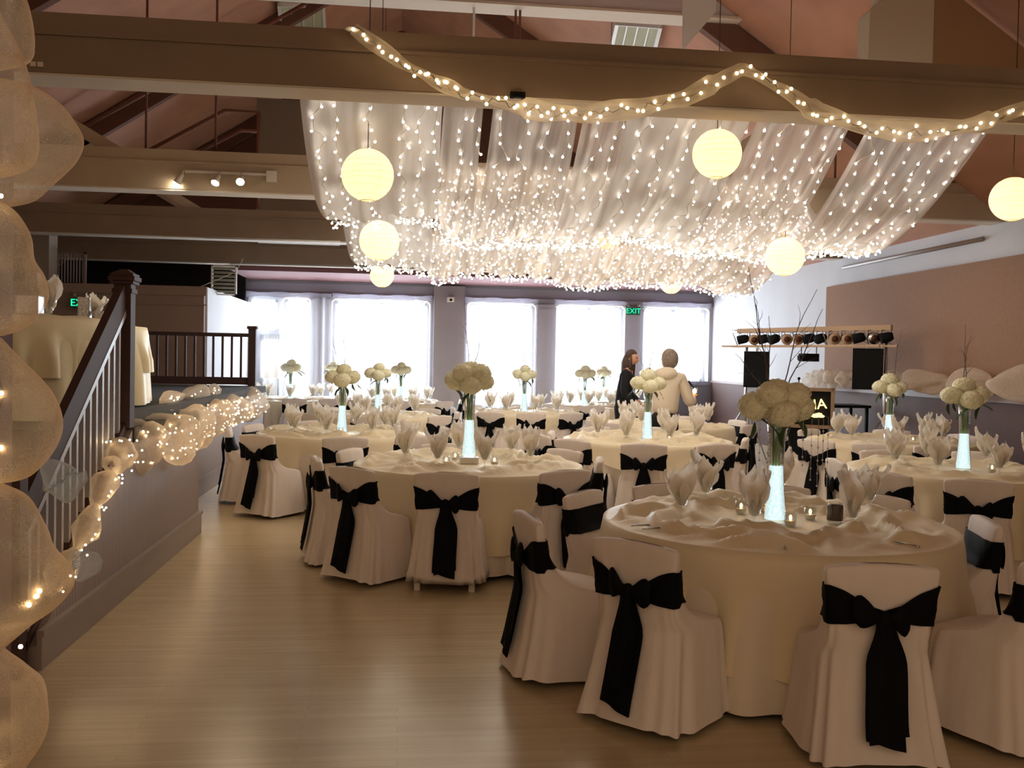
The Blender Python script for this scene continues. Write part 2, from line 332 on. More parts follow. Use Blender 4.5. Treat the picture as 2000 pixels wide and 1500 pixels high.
# pipes, rods, conduits
def pipe(name, pts, r, label, m=M_pipe, cat='pipe', grp=None, n=8): return tag(put(name, MB().tube(pts, r, n).data(name, m)), label, cat, grp)
pipe('sprinkler_pipe', [(-3.92, 15, 4.66), (-2.76, 15, 5.34), (-2.26, 15, 5.34), (-2.26, 15, 3.86)], .03, 'rust coloured sprinkler pipe bent down at its end, upper of the two at left')
pipe('sprinkler_pipe', [(-3.17, 14.8, 4.62), (-2.49, 14.8, 5.0), (-2.26, 14.8, 5.0)], .028, 'short rust coloured sprinkler pipe under the longer bent one at left')
pipe('sprinkler_pipe', [(-5.2, 14.6, 4.6), (-3.89, 14.6, 5.4), (-1.2, 14.6, 7.1)], .03, 'long straight pipe climbing the left roof slope')
for x, yy, z1 in ((-2.845, 10.6, 6.2), (-2.10, 10.6, 6.7), (.74, 10.6, 7.6), (1.22, 10.6, 7.2), (1.27, 10.6, 7.2), (4.26, 10.6, 5.2), (5.1, 10.6, 4.6)):
    i = [-2.845, -2.10, .74, 1.22, 1.27, 4.26, 5.1].index(x)
    pipe('hanger_rod', [(x, yy + .28, 3.84), (x, yy + .28, z1)], .014, ['leftmost thin hanger rod over the cream beam', 'thin hanger rod left of the white drape', 'pale hanger rod above the swag', 'left one of the twin hanger rods above the near beam', 'right one of the twin hanger rods above the near beam', 'hanger rod below the end of the collar beam', 'hanger rod beside the cream bulkhead'][i], M_pipe if i != 2 else M_white, 'rod', 'hanger rods')
pipe('conduit', [(-3.4, 19.15, 3.40), (XR, 19.15, 3.40)], .017, 'thin white conduit along the bottom of the last beam', M_white)
pipe('conduit', [(-3.05, 15.05, 3.40), (-1.0, 15.05, 3.40)], .015, 'short white conduit under the third beam at left', M_white)
pipe('sprinkler_pipe', [(XR - .034, 11.2, 3.24), (XR - .034, 15.0, 3.24)], .03, 'pale pipe along the top of the right wall', M_trim)
# roof diffusers
for k, (q, lb) in enumerate((([(-1.93, 14.66, 6.97), (-1.36, 15.64, 7.33), (-1.43, 16.82, 7.29), (-2.02, 15.67, 6.91)], 'greenish slatted ceiling panel at upper left of the hall'),
                             ([(2.78, 12.59, 6.25), (3.18, 11.86, 5.98), (3.32, 12.75, 5.88), (2.9, 13.53, 6.16)], 'greenish slatted ceiling panel above the drapes, right of centre'))):
    q = [Vector(p) - Vector((0, 0, .1)) for p in q]; t = thing('ceiling_panel', lb, 'ceiling panel', q[0], 0, None); q = [p - q[0] for p in q]
    put('diffuser', MB().prism(q, (0, 0, .06)).data('diffuser', M_grid, False), t)
    fr = MB()
    for a, b in zip(q, q[1:] + q[:1]): fr.bar(a, b, .05, .06)
    for j in (.25, .5, .75): fr.bar(q[0].lerp(q[1], j), q[3].lerp(q[2], j), .02, .05)
    put('frame', fr.data('frame', M_white, False), t)
# hanging white cloth
tag(put('hanging_cloth', MB().prism([(2.63, 9.0, 5.6), (2.97, 9.0, 5.6), (2.962, 9.0, 5.02), (2.64, 9.0, 4.63)], (0, .02, 0)).data('hanging_cloth', mat('cloth_white', (.8, .8, .82), .9), False)), 'white pointed cloth panel hanging above the near beam', 'cloth')
# ---------------------------------------------------------------- stage
struct('wall_stage', MB().box(-1.92, -1.80, 6.62, 8.72, 0, 1.09).box(-2.40, -2.27, 8.72, 16, 0, 1.09).box(-2.35, -1.82, 8.62, 8.72, 0, 1.09)
       .prism([(-1.92, 4.95, 0), (-1.92, 6.62, 0), (-1.92, 6.62, 1.09), (-1.92, 4.95, .12)], (.12, 0, 0)), M_bead, label='beadboard side of the stage and its stair')
struct('baseboard_stage', MB().box(-1.8, -1.775, 4.95, 8.74, 0, .17).box(-1.8, -1.765, 4.95, 8.75, .17, .20).box(-2.27, -2.245, 8.72, 16, 0, .17).box(-2.27, -2.235, 8.72, 16, .17, .20), M_trim)
struct('floor_stage', MB().box(XL, -2.25, 8.72, 16.05, 1.0, 1.1).box(XL, -1.79, 6.62, 8.72, 1.0, 1.1).box(XL, -3.3, 3.0, 6.62, 1.0, 1.1), M_carpet, label='carpeted stage floor')
struct('wall_stage_back', MB().box(XL, -2.27, 15.95, 16, 0, 1.0).box(-3.4, -3.3, 3, 6.7, 0, 1.0).box(-3.3, -1.92, 6.6, 6.66, 0, 1.0), M_part)
st = struct('stairs_to_stage', MB(), M_carpet); st['label'] = 'carpeted steps up to the stage'
mbs = MB(); n = 7
for k in range(n): mbs.box(-3.3, -1.92, 4.95 + k * 1.67 / n, 6.62, k * 1.1 / n, (k + 1) * 1.1 / n)
st.data = mbs.data('stairs', M_carpet, False)
# stair railing
t = thing('stair_railing', 'dark stair railing with pale balusters climbing to the stage', 'railing', (-1.86, 6.6, 1.1))
L = lambda x, y, z: (x + 1.86, y - 6.6, z - 1.1)
nw = put('newel_post', MB().box(-.055, .055, -.055, .055, 0, .98).box(-.065, .065, -.065, .065, .9, .93).data('newel_post', M_wrail, False), t, L(-1.86, 6.62, 1.1))
put('newel_cap', MB().box(-.075, .075, -.075, .075, .0, .018).box(-.085, .085, -.085, .085, .022, .05).box(-.075, .075, -.075, .075, .054, .07).prism([(-.07, -.07, .07), (.07, -.07, .07), (.02, -.02, .1), (-.02, -.02, .1)], (0, .09, 0)).data('newel_cap', M_wrail, False), nw, (0, 0, .96))
put('handrail', MB().bar(L(-1.86, 6.58, 1.98), L(-1.86, 4.85, .74), .05, .17).data('handrail', M_wrail, False), t)
put('lower_rail', MB().bar(L(-1.85, 6.58, 1.875), L(-1.85, 4.85, .635), .035, .035).data('lower_rail', M_bal, False), t)
put('shoe_rail', MB().bar(L(-1.86, 6.6, 1.13), L(-1.86, 4.9, .13), .06, .05).data('shoe_rail', M_wrail, False), t)
for k in range(14):
    y = 6.47 - k * .115; zt = 1.875 - (6.58 - y) * .717; zb = 1.13 - (6.6 - y) * .59
    put('baluster', MB().box(-.016, .016, -.016, .016, 0, zt - zb).data('baluster', [M_bal], False), t, L(-1.86, y, zb))
put('newel_post', MB().box(-.05, .05, -.05, .05, 0, 1.0).data('newel_post', M_wrail, False), t, L(-1.88, 4.86, 0))
# far railing on stage
t = thing('stage_railing', 'brown balustrade at the far end of the stage', 'railing', (-2.45, 15.9, 1.1))
put('newel_post', MB().box(-.06, .06, -.06, .06, 0, .93).box(-.08, .08, -.08, .08, .93, .98).data('newel_post', M_wrail, False), t)
put('top_rail', MB().box(-3.5, -.06, -.035, .035, .80, .86).data('top_rail', M_wrail, False), t)
put('bottom_rail', MB().box(-3.5, -.06, -.03, .03, .02, .14).data('bottom_rail', M_wrail, False), t)
for k in range(22): put('baluster', MB().box(-.017, .017, -.017, .017, .14, .80).data('baluster', M_wrail, False), t, (-.18 - k * .147, 0, 0))
# partition room behind the stage
struct('wall_partition', MB().box(XL, -3.45, 17.0, 17.15, 0, 2.72).box(XL, -3.40, 16.97, 17.0, 2.62, 2.78).box(XL, -3.40, 16.98, 17.0, 2.45, 2.47), M_part)
struct('wall_partition_side', MB().box(-3.50, -3.42, 17.15, YF, 0, 2.78), M_wallW)
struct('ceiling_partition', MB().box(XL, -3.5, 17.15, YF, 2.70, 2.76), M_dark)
struct('wall_void', MB().box(XL, -3.5, YF - .1, YF - .02, 2.76, 4.2).box(XL, XL + .05, 17.2, YF, 2.7, 4.2), M_dark)  # black backdrop for the dark room, its shade put into the colour
t = thing('louvre_vent', 'tall dark louvred vent above the partition at left', 'vent', (-5.8, 17.4, 2.8))
mbl = MB()
for k in range(9): mbl.bar((-.2 + k * .05, 0, .02), (-.2 + k * .05, 0, .52), .02, .012)
put('slat', mbl.data('slat', M_trim, False), t); put('frame', MB().box(.22, .26, -.02, .02, 0, .55).box(-.25, .26, -.02, .02, .52, .55).data('frame', M_rail, False), t)
t = thing('air_grille', 'pale air grille with horizontal slats beside the window wall', 'vent', (-3.3, 18.0, 2.7))
mbl = MB()
for k in range(7): mbl.box(-.2, .2, -.01, .02, .05 + k * .07, .09 + k * .07)
put('slat', mbl.data('slat', mat('grille_green', (.28, .27, .2), .6), False), t); put('frame', MB().box(-.23, -.2, -.02, .03, 0, .55).box(.2, .23, -.02, .03, 0, .55).box(-.23, .23, -.02, .03, 0, .03).box(-.23, .23, -.02, .03, .52, .55).data('frame', M_white, False), t)
pipe('looped_wire', [(-2.98, 18.1, 3.4), (-3.1, 18.1, 3.15), (-3.6, 17.4, 2.8)], .008, 'thin cord looping down beside the air grille', M_wirew, 'cord')
def text_mesh(s, size, m, name, ext=.004):
    c = bpy.data.curves.new(name, 'FONT'); c.body = s; c.size = size; c.extrude = ext; c.align_x = 'CENTER'; c.align_y = 'CENTER'
    o = bpy.data.objects.new(name, c); COL.objects.link(o); bpy.context.view_layer.update()
    me = bpy.data.meshes.new_from_object(o.evaluated_get(bpy.context.evaluated_depsgraph_get())); me.materials.clear(); me.materials.append(m); bpy.data.objects.remove(o); return me
def exit_sign(loc, label):
    t = thing('exit_sign', label, 'sign', loc, 0, None)
    put('housing', MB().box(-.17, .17, 0, .05, -.1, .1).data('housing', mat('sign_case', (.2, .2, .2), .5), False), t)
    put('sign_face', MB().box(-.155, .155, -.006, 0, -.085, .085).data('sign_face', mat('exit_face', (.01, .08, .05), .5), False), t)
    put('letter_face', text_mesh('EXIT', .17, M_exit, 'exit_letters'), t, (0, -.011, 0), (pi / 2, 0, 0))
    put('emergency_lamp', MB().ball((-.12, .02, .14), .035).ball((.12, .02, .14), .035).data('lamp', M_trim), t)
exit_sign((-5.47, 16.93, 2.44), 'green EXIT sign on the partition above the stage table')
exit_sign((5.31, YF - .08, 2.80), 'green EXIT sign between the two right-hand windows')
# pilaster camera with its cable, outlet plates, bracket
t = thing('security_camera', 'small white security camera on the pilaster', 'camera', (1.05, YF - .16, 2.95))
put('housing', MB().box(-.08, .08, -.14, 0, -.05, .05).data('housing', M_white, False), t); put('lens', MB().lathe([(.0, 0), (.03, 0), (.03, .03), (0, .03)], 12).data('lens', M_black), t, (0, -.17, -.015), (pi / 2, 0, 0))
tag(put('outlet_plate', MB().box(-2.42, -2.385, 6.478, 6.5, 3.44, 3.47).box(-2.375, -2.34, 6.478, 6.5, 3.44, 3.47).data('outlet_plate', M_under, False)), 'small twin outlet plate low on the near beam at left', 'outlet')
t = thing('beam_bracket', 'small black bracket under the near beam above the drapes', 'bracket', (.75, 6.49, 3.42)); put('plate', MB().box(-.05, .05, -.02, .02, -.02, .015).box(-.05, -.025, -.04, .0, -.03, .01).box(.025, .05, -.04, 0, -.03, .01).data('plate', M_black, False), t)
# track lights on the cream beam
t = thing('lighting_track', 'white lighting track mounted on the cream beam', 'track', (-1.95, 10.78, 3.60)); put('rail', MB().box(-.45, .45, -.03, 0, -.012, .012).data('rail', M_white, False), t); put('junction_box', MB().box(.42, .53, -.04, 0, -.08, .04).data('junction_box', M_white, False), t)
for x, dx, lb in ((-2.42, -.35, 'left track light throwing a warm pool along the beam'), (-2.03, -.18, 'middle one of three track lights'), (-1.79, 0., 'rightmost track light, shining towards the hall')):
    t = thing('track_light', lb, 'spotlight', (x, 10.75, 3.56), 0, 'track lights on the cream beam')
    dv = Vector((dx, -.35 if dx > -.3 else .1, -.55 if dx else -.3)).normalized(); p0 = Vector((0, -.03, 0)); p1 = p0 + dv * .11
    put('stem', MB().tube([(0, 0, .04), tuple(p0)], .01).data('stem', M_white), t); put('lamp_head', MB().tube([tuple(p0), tuple(p0 + dv * .05), tuple(p1)], [.022, .03, .048], 14).data('lamp_head', M_white), t)
    put('lamp_face', MB().tube([tuple(p1), tuple(p1 + dv * .008)], .042, 14).data('lamp_face', M_spot), t)
    l = bpy.data.lights.new('track_beam', 'SPOT'); l.energy = 22; l.color = (1, .78, .5); l.spot_size = 1.3; l.spot_blend = .6; l.shadow_soft_size = .03
    lo = put('track_beam', l, None, Vector((x, 10.75, 3.56)) + p1 + dv * .02); lo.rotation_euler = dv.to_track_quat('-Z', 'Y').to_euler()

# ================================================================ curtains and rope lights at the windows
def curtain(x0, x1, zt, zb, label, seed, yy=YF - .2):
    rnd = random.Random(seed); ph = rnd.random() * 9; nx = int((x1 - x0) * 42)
    def f(i, j):
        x = x0 + (x1 - x0) * j / (nx - 1); z = zt + (zb - zt) * i / 23; k = .4 + .6 * i / 23
        return (x + .012 * sin(x * 31 + ph), yy + .035 * k * sin(x * 34 + ph + .7 * sin(x * 5)) + .02 * sin(x * 13 + ph), z + (.015 * sin(x * 23 + ph) if i == 0 else 0))
    t = thing('sheer_curtain', label, 'curtain', (0, 0, 0), 0, 'sheer curtains on the window wall')
    o = put('cloth', MB().grid(f, 24, nx).data('cloth', M_curt), t)
    put('curtain_rod', MB().tube([(x0, yy, zt + .015), (x1, yy, zt + .015)], .009, 6).box(x0 + .02, x0 + .04, yy, YF - .045, zt, zt + .03).box(x1 - .04, x1 - .02, yy, YF - .045, zt, zt + .03).data('curtain_rod', M_white), t)
    def h(i, j):
        x = x0 - .03 + (x1 - x0 + .06) * j / 59; return (x, yy - .03 - .02 * sin(i * pi / 3), zt + .03 - .1 * i / 3 + .018 * sin(x * 9 + ph + i))
    put('gathered_header', MB().grid(h, 4, 60).data('header', sheer('header_sheer', (.30, .28, .34), .75, .95, .4) if 'header_sheer' not in MATS else MATS['header_sheer']), t)
curtain(-3.42, -1.60, 2.98, .1, 'long sheer curtain beside the glazed door', 1); curtain(-1.58, .60, 2.98, .1, 'sheer curtain over the wide double window', 2)
curtain(1.40, 3.02, 2.98, .1, 'sheer curtain over the window right of the pilaster', 3); curtain(3.46, 5.08, 2.98, .1, 'sheer curtain left of the wall EXIT sign', 4); curtain(5.52, 7.10, 2.98, 1.2, 'sheer curtain over the last window, above the sill', 5)
for x0, x1, zb, lb in ((-2.66, -2.06, .5, 'thin rope light round the narrow window'), (-1.58, .58, .5, 'rope light outlining the wide double window'), (1.44, 2.98, .5, 'rope light outlining the window right of the pilaster'), (3.48, 5.06, .5, 'rope light outlining the window left of the EXIT sign'), (5.54, 7.06, 1.2, 'rope light outlining the last window')):
    pts = [(x0, YF - .27, zb), (x0, YF - .27, 2.82), (x0 + .06, YF - .27, 2.885), (x1 - .06, YF - .27, 2.885), (x1, YF - .27, 2.82), (x1, YF - .27, zb)]
    tag(put('rope_light', MB().tube(pts, .011, 6).box(x0, x0 + .012, YF - .27, YF - .003, 2.86, 2.872, 1).box(x1 - .012, x1, YF - .27, YF - .003, 2.86, 2.872, 1).data('rope_light', [M_rope, M_white])), lb, 'rope light', 'rope lights round the windows')

# ================================================================ ceiling swags: sheer strips with strings of lights
def sag(y, y0, y1, zt, zt2, zl):
    u = (y - y0) / (y1 - y0); v = 4 * u * (1 - u); sk = u ** 1.15
    return (zt * (1 - u) + zt2 * u) * (1 - v) + zl * v if False else (zt + (zt2 - zt) * u) - (((zt + zt2) / 2) - zl) * (4 * (sk) * (1 - sk))
def low(x, bay):      # how far each place hangs
    return 2.78 + (.10 if x < .35 else 0) - .02 * max(0, x - 1) + .05 * sin(x * 2.7 + bay * 2) + .025 * sin(x * 6.1 + bay)
BAYS = {1: (6.86, 10.78, 3.70, 3.80), 2: (11.14, 15.05, 3.62, 3.66)}
EXTRA = []
def drape(x0, x1, bay, m, label, seed, pl=None):
    y0, y1, zt, zt2 = BAYS[bay]; rnd = random.Random(seed); ph = rnd.random() * 6; nx = max(14, int((x1 - x0) * 46)); ph2 = rnd.random() * 6
    amp = .028 if m is not M_drapeW else .018
    def f(i, j):
        u = i / 33; t = j / (nx - 1); y = y0 + (y1 - y0) * u; mid = (x0 + x1) / 2; wd = (x1 - x0) / 2
        spread = 1 + .10 * sin(pi * u) if wd < .4 else 1 + .03 * sin(pi * u); x = mid + (t * 2 - 1) * wd * spread + .03 * sin(u * 4 + ph2)
        z = sag(y, y0, y1, zt, zt2, low(x, bay)) + amp * sin(x * 36 + ph + sin(u * 3)) + amp * .8 * sin(x * 17 + ph2)
        edge = max(0, abs(t * 2 - 1) - .75) / .25; z += .05 * edge * edge * sin(pi * u)
        return (x, y, z)
    o = put('drape', MB().grid(f, 34, nx).data('drape', m), None); o.name = 'sheer_drape'
    return tag(o, label, 'drape', 'ceiling drapes')
names1 = ['dense white drape strip at the left end of the near bay', 'narrow sheer strip beside the dense white one', 'second narrow sheer strip of the near bay', 'third narrow sheer strip of the near bay', 'fourth narrow sheer strip of the near bay', 'broad pale strip above the second lantern', 'grey sheer strip right of the broad pale one', 'slim sheer strip between the two dark gaps', 'slim sheer strip left of the outermost drape', 'outermost right drape strip of the near bay']
for k, (a, b) in enumerate([(-.76, .29), (.31, .60), (.62, .94), (.95, 1.31), (1.38, 1.72), (1.71, 2.66), (2.70, 3.18), (3.18, 3.50), (3.58, 3.92), (3.90, 4.62)]):
    drape(a, b, 1, M_drapeW if k in (0, 5) else M_drape, names1[k], 20 + k)
ORD = ['first', 'second', 'third', 'fourth', 'fifth', 'sixth', 'seventh', 'eighth', 'ninth', 'tenth', 'eleventh', 'twelfth', 'thirteenth', 'fourteenth', 'fifteenth', 'sixteenth', 'seventeenth', 'eighteenth', 'nineteenth', 'twentieth', 'twenty-first', 'twenty-second', 'twenty-third', 'twenty-fourth', 'twenty-fifth', 'twenty-sixth']
for k in range(26):
    x = .36 + k * 4.15 / 25; rnd = random.Random(700 + k); y0, y1, zt, zt2 = BAYS[1]; mb = MB(); pts = []
    for i in range(27):
        y = 8.55 + (y1 - 8.6) * i / 26; xx = x + rnd.uniform(-.08, .08); z = sag(y, y0, y1, zt, zt2, low(xx, 1)) - rnd.uniform(.03, .08); pts.append((xx, y, z)); mb.ball((xx, y, z - .01), .0095, 6, 4, 1)
    mb.tube(pts, .003, 3, 0, False); me_ = (mb, k)
    EXTRA.append(me_)
names2 = ['pale drape strip at the left end of the far bay', 'second strip of the far bay from the left', 'third strip of the far bay from the left', 'fourth strip of the far bay from the left', 'middle strip of the far bay', 'strip right of the middle in the far bay', 'second last strip of the far bay', 'rightmost strip of the far bay']
for k, (a, b) in enumerate([(-.75, .33), (.36, .92), (.95, 1.55), (1.57, 2.2), (2.2, 2.9), (2.9, 3.6), (3.6, 4.3), (4.3, 5.0)]):
    drape(a, b, 2, M_drapeW if k == 0 else M_drape2, names2[k], 40 + k)
BULB = MB().ball((0, 0, 0), .0115, 8, 6).data('bulb', M_bulb); BULBC = MB().ball((0, 0, 0), .0092, 8, 6).data('bulb', M_bulbs)
xs1 = [-.66, -.5, -.27, -.02, .12, .24, .42, .53, .75, .90, 1.10, 1.25, 1.48, 1.62, 1.82, 2.02, 2.22, 2.42, 2.6, 2.78, 2.95, 3.1, 3.28, 3.42, 3.7, 3.85, 4.02, 4.2, 4.36, 4.5]
for k, x in enumerate(xs1):
    rnd = random.Random(100 + k); y0, y1, zt, zt2 = BAYS[1]
    t = thing('string_light', 'string of warm fairy lights, number %s from the left in the near bay' % (['one', 'two', 'three', 'four', 'five', 'six', 'seven', 'eight', 'nine', 'ten', 'eleven', 'twelve', 'thirteen', 'fourteen', 'fifteen', 'sixteen', 'seventeen', 'eighteen', 'nineteen', 'twenty', 'twenty-one', 'twenty-two', 'twenty-three', 'twenty-four', 'twenty-five', 'twenty-six', 'twenty-seven', 'twenty-eight', 'twenty-nine', 'thirty'][k]), 'string light', (x, y0, 3.6), 0, 'fairy light strings in the near bay')
    pts = []; q = 38
    for i in range(q + 1):
        y = y0 + .02 + (y1 - y0 - .04) * i / q; xx = x + rnd.uniform(-.05, .05); z = sag(y, y0, y1, zt, zt2, low(xx, 1)) - rnd.uniform(.035, .075); pts.append((xx - x, y - y0, z - 3.6))
    put('wire', MB().tube(pts, .0035, 4, cap=False).data('wire', M_wirew), t)
    for i, p in enumerate(pts):
        if i % 12 != 11: put('bulb', BULBC, t, (p[0] + rnd.uniform(-.015, .015), p[1], p[2] - .014))
for k in range(34):
    x = -.62 + k * (4.92 + .62) / 33; rnd = random.Random(300 + k); y0, y1, zt, zt2 = BAYS[2]; mb = MB(); pts = []
    for i in range(47):
        y = y0 + .02 + (y1 - y0 - .04) * i / 46; xx = x + rnd.uniform(-.07, .07); z = sag(y, y0, y1, zt, zt2, low(xx, 2)) - rnd.uniform(.03, .08); pts.append((xx, y, z))
        mb.ball((xx, y, z - .012), .0105, 6, 4, 1)
    mb.tube(pts, .004, 3, 0, False)
    tag(put('string_light', mb.data('string_light', [M_wirew, M_bulbs])), 'string of fairy lights %s of the far bay' % ('%s steps from the left edge' % ['no', 'one', 'two', 'three', 'four', 'five', 'six', 'seven', 'eight', 'nine', 'ten', 'eleven', 'twelve', 'thirteen', 'fourteen', 'fifteen', 'sixteen'][k] if k < 17 else '%s steps from the right edge' % ['no', 'one', 'two', 'three', 'four', 'five', 'six', 'seven', 'eight', 'nine', 'ten', 'eleven', 'twelve', 'thirteen', 'fourteen', 'fifteen', 'sixteen'][33 - k]), 'string light', 'fairy light strings in the far bay')
for mb, k in EXTRA: tag(put('string_light', mb.data('string_light', [M_wirew, M_bulbs])), 'short string of fairy lights at the back of the near bay, %s from left' % ORD[k], 'string light', 'short fairy light strings at the back of the near bay')
# swag of net and lights across the near beam
SW = [(-.362, 3.765), (-.055, 3.563), (.16, 3.46), (.358, 3.38), (.706, 3.305), (.95, 3.28), (1.2, 3.274), (1.592, 3.338), (1.916, 3.424), (2.314, 3.646), (2.576, 3.53), (2.881, 3.365), (3.263, 3.276), (3.647, 3.262), (4.034, 3.337), (4.424, 3.477), (4.8, 3.65)]
def along(tab, n):
    out = []
    for i in range(n + 1):
        s = i / n * (len(tab) - 1); a = int(min(s, len(tab) - 2)); out.append(tuple(tab[a][c] + (tab[a + 1][c] - tab[a][c]) * (s - a) for c in range(len(tab[0]))))
    return out
t = thing('lit_net_swag', 'net swag with fairy lights looped across the near beam', 'garland', (1.9, 6.42, 3.4)); P = along(SW, 150); rnd = random.Random(5)
put('net', MB().tube([(x - 1.9, .0 + .01 * sin(i * .7), z - 3.4 + .015) for i, (x, z) in enumerate(P)], [.040 + .012 * sin(i * .33) + .022 * (1 if 40 < i < 80 or 100 < i < 135 else 0) for i in range(len(P))], 10).data('net', M_swag), t)
put('fabric_tip', MB().ball((-2.27, 0, .375), (.055, .02, .02)).data('fabric_tip', M_white), t)
wp = [(x - 1.9 + rnd.uniform(-.01, .01), -.035, z - 3.4 + rnd.uniform(-.03, .03)) for x, z in P]
put('wire', MB().tube(wp, .003, 4).data('wire', M_wire), t)
for i, p in enumerate(wp):
    if i % 3 != 1: put('bulb', BULB, t, (p[0], p[1] - .012, p[2] + rnd.choice((-.02, 0, .018))))
# ---------------------------------------------------------------- paper lanterns
LAN = [((-.292, 7.4, 3.003), 3.4, 'paper lantern hanging lowest left, before the dense white drape'), ((2.333, 6.98, 3.19), 3.6, 'paper lantern before the broad pale drape'), ((5.05, 7.44, 3.03), 3.6, 'paper lantern cut by the right edge of view'),
       ((-.253, 9.61, 2.774), 3.3, 'paper lantern directly below the lowest left one'), ((3.434, 8.3, 2.592), 3.2, 'paper lantern under the right part of the near drapes'), ((-.372, 16.087, 2.985), 3.6, 'small distant paper lantern before the wide window'),
       ((4.715, 16.444, 3.037), 3.6, 'small distant paper lantern above the two people'), ((2.667, 12.4, 3.30), 3.7, 'paper lantern half hidden behind the hem of the near drapes'), ((2.582, 18.3, 3.381), 3.9, 'tiny paper lantern behind the hem of the far drapes')]
lsh = MB(); lsh.lathe([(.2 * cos(a), .2 * sin(a)) for a in [radians(-76 + 152 * i / 22) for i in range(23)]], 32); LSH = lsh.data('paper_shade', M_paper)
lw_ = MB(); rnd = random.Random(3)
for i in range(11):
    a = radians(-66 + 13.2 * i); R_ = .2015 * cos(a); tx, ty = rnd.uniform(-.05, .05), rnd.uniform(-.05, .05)
    lw_.tube([(R_ * cos(b), R_ * sin(b), .2 * sin(a) + tx * R_ * cos(b) + ty * R_ * sin(b)) for b in [2 * pi * j / 28 for j in range(29)]], .0011, 3, cap=False)
for j in range(6):
    b = j * pi / 3; lw_.tube([(.2012 * cos(a) * cos(b), .2012 * cos(a) * sin(b), .2012 * sin(a)) for a in [radians(-76 + 19 * i) for i in range(9)]], .0008, 3, cap=False)
lw_.lathe([(.048, -.196), (.052, -.190)], 20)
LRB = lw_.data('rib_frame', mat('rib_wire', (.55, .36, .16), .7))
for loc, zc, lb in LAN:
    t = thing('paper_lantern', lb, 'lantern', loc, 0, 'round paper lanterns'); put('paper_shade', LSH, t); put('rib_frame', LRB, t)
    sc = {2.333: .92, 3.434: .875, 5.05: .905}.get(loc[0], 1); t.scale = (sc, sc, sc)
    put('cord', MB().tube([(0, 0, .05), (0, 0, (zr(loc[0]) - loc[2] + .03) / sc if loc[1] < 19 else .5)], .004, 5).data('cord', M_wire), t)
    put('lamp_bulb', MB().ball((0, 0, .04), .03).data('lamp_bulb', M_spot), t)
    l = bpy.data.lights.new('lantern_lamp', 'POINT'); l.energy = 1.5; l.color = (1, .74, .42); l.shadow_soft_size = .07; put('lantern_lamp', l, t, (0, 0, -.03))

# ================================================================ chairs
def yb(z): return lerp([(0, -.33), (.2, -.285), (.45, -.245), (.8, -.265), (1, -.27)], z)
def yf(z): return lerp([(0, .25), (.40, .22), (.44, .205), (.455, .15), (.475, .03), (.51, -.06), (.56, -.12), (.62, -.165), (.7, -.185), (.8, -.205), (1, -.205)], z)
def hw(z): return lerp([(0, .285), (.2, .255), (.44, .228), (.5, .212), (.65, .212), (.78, .228), (.80, .225), (1, .2)], z)
def ring(z, th, off=0.):
    c, s = cos(th), sin(th); p = 2 / 4.2
    W = hw(z) + off; y0 = yb(z) - off; y1 = yf(z) + off; D = (y1 - y0) / 2; C = (y0 + y1) / 2
    return (W * math.copysign(abs(c) ** p, c), C + D * math.copysign(abs(s) ** p, s))
def cover_mesh(seed, hem=.02):
    rnd = random.Random(seed); F = [(k, rnd.uniform(.4, 1), rnd.uniform(0, 6.3)) for k in (5, 9, 13, 17)]; N = 84
    zs = [hem, .06, .12, .18, .24, .30, .36, .41, .44, .452, .465, .48, .50, .53, .57, .62, .67, .72, .76, .785, .797, .803]; mb = MB(); sk = rnd.uniform(-.02, .02)
    def f(i, j):
        z = zs[i]; th = 2 * pi * j / N; x, y = ring(z, th); g = max(0, 1 - z / .46)
        a = .020 * g ** .8 + (.004 if z < .7 else .0)
        fo = sum(w_ * sin(k * th + p) for k, w_, p in F) / 2; k = 1 + 0
        dx, dy = x / .26, (y + .02) / .28; l = hypot(dx, dy) + 1e-6; x += dx / l * a * fo; y += dy / l * a * fo
        x += sk * g
        if i == 0: z += .016 * sin(3 * th + F[0][2]) * .6 + .012
        if i >= 19: s = (1, .95, .82)[i - 19]; y = (y - (yb(z) + yf(z)) / 2) * (1, .85, .5)[i - 19] + (yb(z) + yf(z)) / 2; x *= (1, .99, .965)[i - 19]
        if z > .6: z += .018 * (1 - (x / .23) ** 2) * (z - .6) / .2
        return (x, y, z)
    mb.grid(f, len(zs), N, wrap=True); top = len(zs) - 1
    mb.f.append(tuple(top * N + j for j in range(N))); mb.mi.append(0)
    return mb.data('chair_cover', M_cover)
def band_mesh(seed, full=False):
    rnd = random.Random(seed); N = 84; up = rnd.uniform(-.01, .01); mb = MB()
    def f(i, j):
        th = 2 * pi * j / N; x, y = ring(.64, th); t = 0
        if sin(th) < -.05: t = S(1 - abs(x) / .205)
        zt = .725 + up - .095 * t; zb_ = .585 + up + .0 * t - .02 * (1 - t) * (1 if sin(th) < 0 else 0)
        z = zb_ + (zt - zb_) * i / 5; off = .008 + .003 * sin(i * 1.9 + 9 * th); x, y = ring(z, th, off)
        return (x, y - .006 * t, z)
    mb.grid(f, 6, N, wrap=True); return mb.data('sash_band', M_sash)
